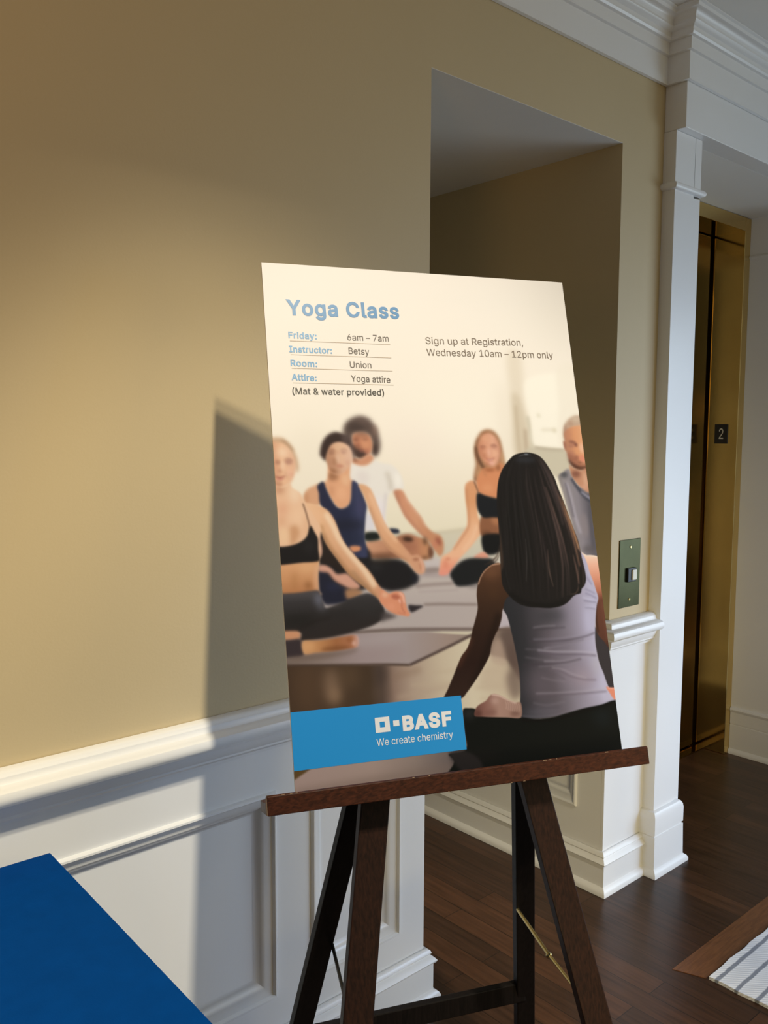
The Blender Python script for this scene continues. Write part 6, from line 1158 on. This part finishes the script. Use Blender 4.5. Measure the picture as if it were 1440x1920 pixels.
    P.line('2e2422',1.1,[0.8,3.650845061549846,0.8],[(510.7,358.6),(527.5,385.3),(536.6,421.5)],alpha=0.19358703416125547,clip=1)
    P.line('181615',1.1,[0.8,2.8603381928303317,0.8],[(435.9,379.6),(422.2,410.2),(416.0,455.6),(413.7,515.4),(412.6,574.2),(418.3,614.6)],alpha=0.3254669261758356,clip=1)
    P.line('181615',1.1,[0.8,3.8643297957473726,0.8],[(462.0,381.2),(454.9,413.4),(453.4,458.6),(454.8,516.8),(455.0,573.7)],alpha=0.5248354981433255,clip=1)
    P.line('2e2a28',1.1,[0.8,2.7427684358227715,0.8],[(470.6,381.7),(466.2,414.5),(466.8,459.7)],alpha=0.2999891563585971,clip=1)
    P.line('2e2a28',1.1,[0.8,2.06654419403332,0.8],[(447.2,458.1),(444.9,516.5),(441.3,573.8)],alpha=0.5011921208240593,clip=1)
    P.line('2e2422',1.1,[0.8,4.130422333189595,0.8],[(522.1,385.0),(531.5,421.0),(542.6,465.9),(554.9,520.4),(560.3,572.4)],alpha=0.4680861833087129,clip=1)
    P.line('4c3a36',1.1,[0.8,3.3840272484462393,0.8],[(528.3,464.7),(536.2,519.7),(537.8,572.7)],alpha=0.3146588480818409,clip=1)
    P.line('181615',1.1,[0.8,3.186696871620858,0.8],[(468.3,414.7),(466.0,459.7),(465.5,517.2),(462.7,573.6),(459.0,628.4)],alpha=0.42541507196900163,clip=1)
    P.line('241d1c',1.1,[0.8,4.294498618869935,0.8],[(491.2,461.7),(500.1,518.4),(505.8,573.1),(504.6,631.8)],alpha=0.49248223636383165,clip=1)
    P.line('241d1c',1.1,[0.8,1.8544255281578494,0.8],[(499.8,383.6),(502.3,418.1),(507.7,463.0),(514.7,519.0),(516.9,572.9),(511.0,631.4)],alpha=0.5194862390516167,clip=1)
    P.line('181615',1.1,[0.8,3.4488473144700365,0.8],[(446.1,412.5),(440.0,457.6),(436.4,516.2)],alpha=0.5520246518095168,clip=1)
    P.line('5a4640',1.1,[0.8,2.5414174616995604,0.8],[(548.9,466.4),(565.3,520.7),(574.8,572.2),(570.6,617.4)],alpha=0.5006236205402199,clip=1)
    P.line('100f0e',1.1,[0.8,3.963191381568368,0.8],[(457.9,359.3),(444.1,380.1),(433.6,411.3),(430.4,456.8),(431.1,516.0)],alpha=0.3457594679676649,clip=1)
    P.line('b07c54',1.3,[1,6,4],[(547.6,439.9),(555.1,469.1),(563.0,495.0),(568.6,520.9),(572.6,541.4)],alpha=0.85,clip=1)
    P.line('8c6248',1.2,[1,5,3],[(541.7,432.6),(550.5,469.0),(558.4,494.9),(564.9,530.9),(570.3,573.9)],alpha=0.6,clip=1)
    P.line('7d5b4c',1.2,[1,4,2],[(558.6,551.1),(562.4,581.6),(563.4,606.8)],alpha=0.7,clip=1)
    P.line('8a6a58',1.0,[1,3,1],[(505.9,538.8),(504.0,578.8),(508.9,608.9)],alpha=0.5,clip=1)
    P.line('55443f',2,[2,7,3],[(511.5,366.6),(527.5,401.2),(538.0,442.9),(544.7,494.5)],alpha=0.6,clip=1)
    P.line('5d554f',0.8,[1,1.6,1],[(463.0,517.1),(460.2,556.9),(454.2,596.2)],alpha=0.5,clip=1)
    P.line('70706e',1.0,[1,2.2,1],[(467.1,360.1),(482.2,356.0),(494.5,357.1)],alpha=0.7,clip=1)
    P.spot('8d9090',1,(484.5,356.0),4,1.4,alpha=0.7,clip=1)
    P.spot('36373a',4,(480.9,366.4),22,5,alpha=0.7,clip=1)
    P.line('4b382b',1.5,[1,6,5],[(411.5,490.4),(410.6,535.1),(408.1,564.5),(403.7,574.1)],alpha=0.8,clip=1)
    P.line('0e0d0c',3,8,[(417.0,615.7),(447.1,635.0),(495.4,643.7),(529.6,637.8)],alpha=0.5,clip=1)
    P.line('4a372b',1.2,[1,3,0.6],[(409.6,525.2),(400.6,546.5),(388.8,555.8),(373.0,562.9)],alpha=0.8)
    P.line('4a372b',1.0,[1,2.4,0.6],[(408.9,540.0),(397.3,556.2),(381.7,561.4)],alpha=0.7)
    P.line('5d4638',0.8,[1,2,0.6],[(562.7,611.8),(554.2,623.3),(542.7,624.7)],alpha=0.7)
    P.line('9a7a66',0.7,[0.6,1.4,0.5],[(570.9,529.1),(572.6,541.4),(575.2,547.7)],alpha=0.8)
    return P.im
img = paint()
def tolin(a):
    return np.where(a <= .04045, a/12.92, ((a+.055)/1.055)**2.4)
paper = tolin(np.array([255, 240, 214])/255.)
ink = np.clip(tolin(np.clip(img, 0, 1))/paper*np.array((0.8, 0.8, 0.82)), 0.004, .95)
nx, ny = PW, PH
gx, gy = np.meshgrid((np.arange(nx)+.5)/nx*BW, BH-(np.arange(ny)+.5)/1000.0)
gx[:, 0] = 0; gx[:, -1] = BW; gy[0] = BH
keep = gy[:, 0] > -.0115; gx, gy, ink = gx[keep], gy[keep], ink[keep]; ny = gx.shape[0]
co = (np.array(BO)[None, None]+gx[..., None]*np.array(BU)+gy[..., None]*np.array(BV)+np.array(BN)*.0)
me = bpy.data.meshes.new('printed_picture')
idx = np.arange(nx*ny).reshape(ny, nx)
fc = np.stack([idx[:-1, :-1], idx[1:, :-1], idx[1:, 1:], idx[:-1, 1:]], -1).reshape(-1, 4)
me.vertices.add(nx*ny); me.vertices.foreach_set('co', co.reshape(-1).astype(np.float32))
me.loops.add(fc.size); me.loops.foreach_set('vertex_index', fc.reshape(-1).astype(np.int32))
me.polygons.add(len(fc)); me.polygons.foreach_set('loop_start', (np.arange(len(fc))*4).astype(np.int32))
try:
    me.polygons.foreach_set('loop_total', np.full(len(fc), 4, np.int32))
except Exception:
    pass
me.update(calc_edges=True)
ca = me.color_attributes.new('ink', 'FLOAT_COLOR', 'POINT')
rgba = np.ones((nx*ny, 4), np.float32); rgba[:, :3] = ink.reshape(-1, 3); ca.data.foreach_set('color', rgba.reshape(-1))
pic = link('printed_picture', me, M['print'], po); pic['label'] = 'printed photo of people seated cross-legged on yoga mats'

def put(name, body, a, b, h, m, parent, bold=0., cap='H', spacing=1., up=.0004):
    return place_text(name, body, P2(*a), P2(*b), h/1000, BO, BU, BV, BN, up, m, parent, bold, cap, spacing)
put('headline', 'Yoga Class', (39.7,97.0), (253.4,94.0), 30.00, M['head'], po, 0.026)
put('row_label', 'Friday:', (40.0,141.2), (91.6,141.6), 12.20, M['label'], po, 0.022)
put('row_label', 'Instructor:', (39.7,167.6), (117.8,167.8), 12.20, M['label'], po, 0.022)
put('row_label', 'Room:', (40.4,193.3), (88.7,193.9), 12.20, M['label'], po, 0.022)
put('row_label', 'Attire:', (40.5,219.4), (85.8,220.3), 12.20, M['label'], po, 0.022)
put('row_entry', '6am – 7am', (148.8,141.3), (228.2,140.6), 12.20, M['ink'], po, 0.004)
put('row_entry', 'Betsy', (149.2,167.2), (188.2,167.9), 12.20, M['ink'], po, 0.004)
put('row_entry', 'Union', (149.6,193.5), (190.1,193.4), 12.20, M['ink'], po, 0.004)
put('row_entry', 'Yoga attire', (149.5,219.7), (224.1,220.5), 12.20, M['ink'], po, 0.004)
put('note', '(Mat & water provided)', (40.2,245.4), (210.0,245.1), 12.20, M['blackink'], po, 0.014)
put('side_note', 'Sign up at Registration,', (301.3,142.4), (505.0,138.3), 13.60, M['greyink'], po, 0.002)
put('side_note', 'Wednesday 10am – 12pm only', (301.2,165.2), (568.1,161.9), 13.60, M['greyink'], po, 0.002)
# blue corner banner with the square mark
def flat(name, loops, m, parent, up):
    bm = bmesh.new()
    vs = [[bm.verts.new(BO+BU*P2(*p)[0]+BV*P2(*p)[1]+BN*up) for p in lp] for lp in loops]
    if len(vs) == 1:
        bm.faces.new(vs[0])
    else:
        k = len(vs[0])
        for i in range(k):
            j = (i+1) % k; bm.faces.new((vs[0][i], vs[0][j], vs[1][j], vs[1][i]))
    me = bpy.data.meshes.new(name); bm.normal_update(); bm.to_mesh(me); bm.free()
    return link(name, me, m, parent)
flat('rule', [[(42.1,147.0),(230.3,146.7),(230.3,145.8),(42.1,146.1)]], M['hairline'], po, .0004)
flat('rule', [[(41.8,172.9),(230.0,172.6),(230.0,171.7),(41.8,172.0)]], M['hairline'], po, .0004)
flat('rule', [[(42.0,198.2),(230.2,198.3),(230.2,197.4),(42.0,197.3)]], M['hairline'], po, .0004)
flat('rule', [[(42.6,225.2),(229.9,224.9),(229.9,224.0),(42.6,224.3)]], M['hairline'], po, .0004)
ban = flat('banner', [[(0.0,880.5),(303.3,879.4),(302.3,788.1),(0.0,787.9)]], M['blue'], po, .0003); ban['label'] = 'blue corner banner'
flat('square_mark', [[(142.4,810.7),(167.9,810.5),(168.1,835.2),(142.3,835.4)],[(150.2,817.9),(159.2,817.9),(159.4,827.1),(150.6,827.1)]], M['cream'], ban, .0006)
flat('square_mark', [[(174.3,818.2),(185.1,818.1),(185.2,827.4),(174.3,827.6)]], M['cream'], ban, .0006)

put('brand_lettering', 'BASF', (190.8,835.5), (280.7,835.4), 25.36, M['cream'], ban, 0.045, up=.0006)
put('tagline', 'We create chemistry', (142.4,856.6), (280.3,857.3), 11.60, M['cream'], ban, 0.002, up=.0006)
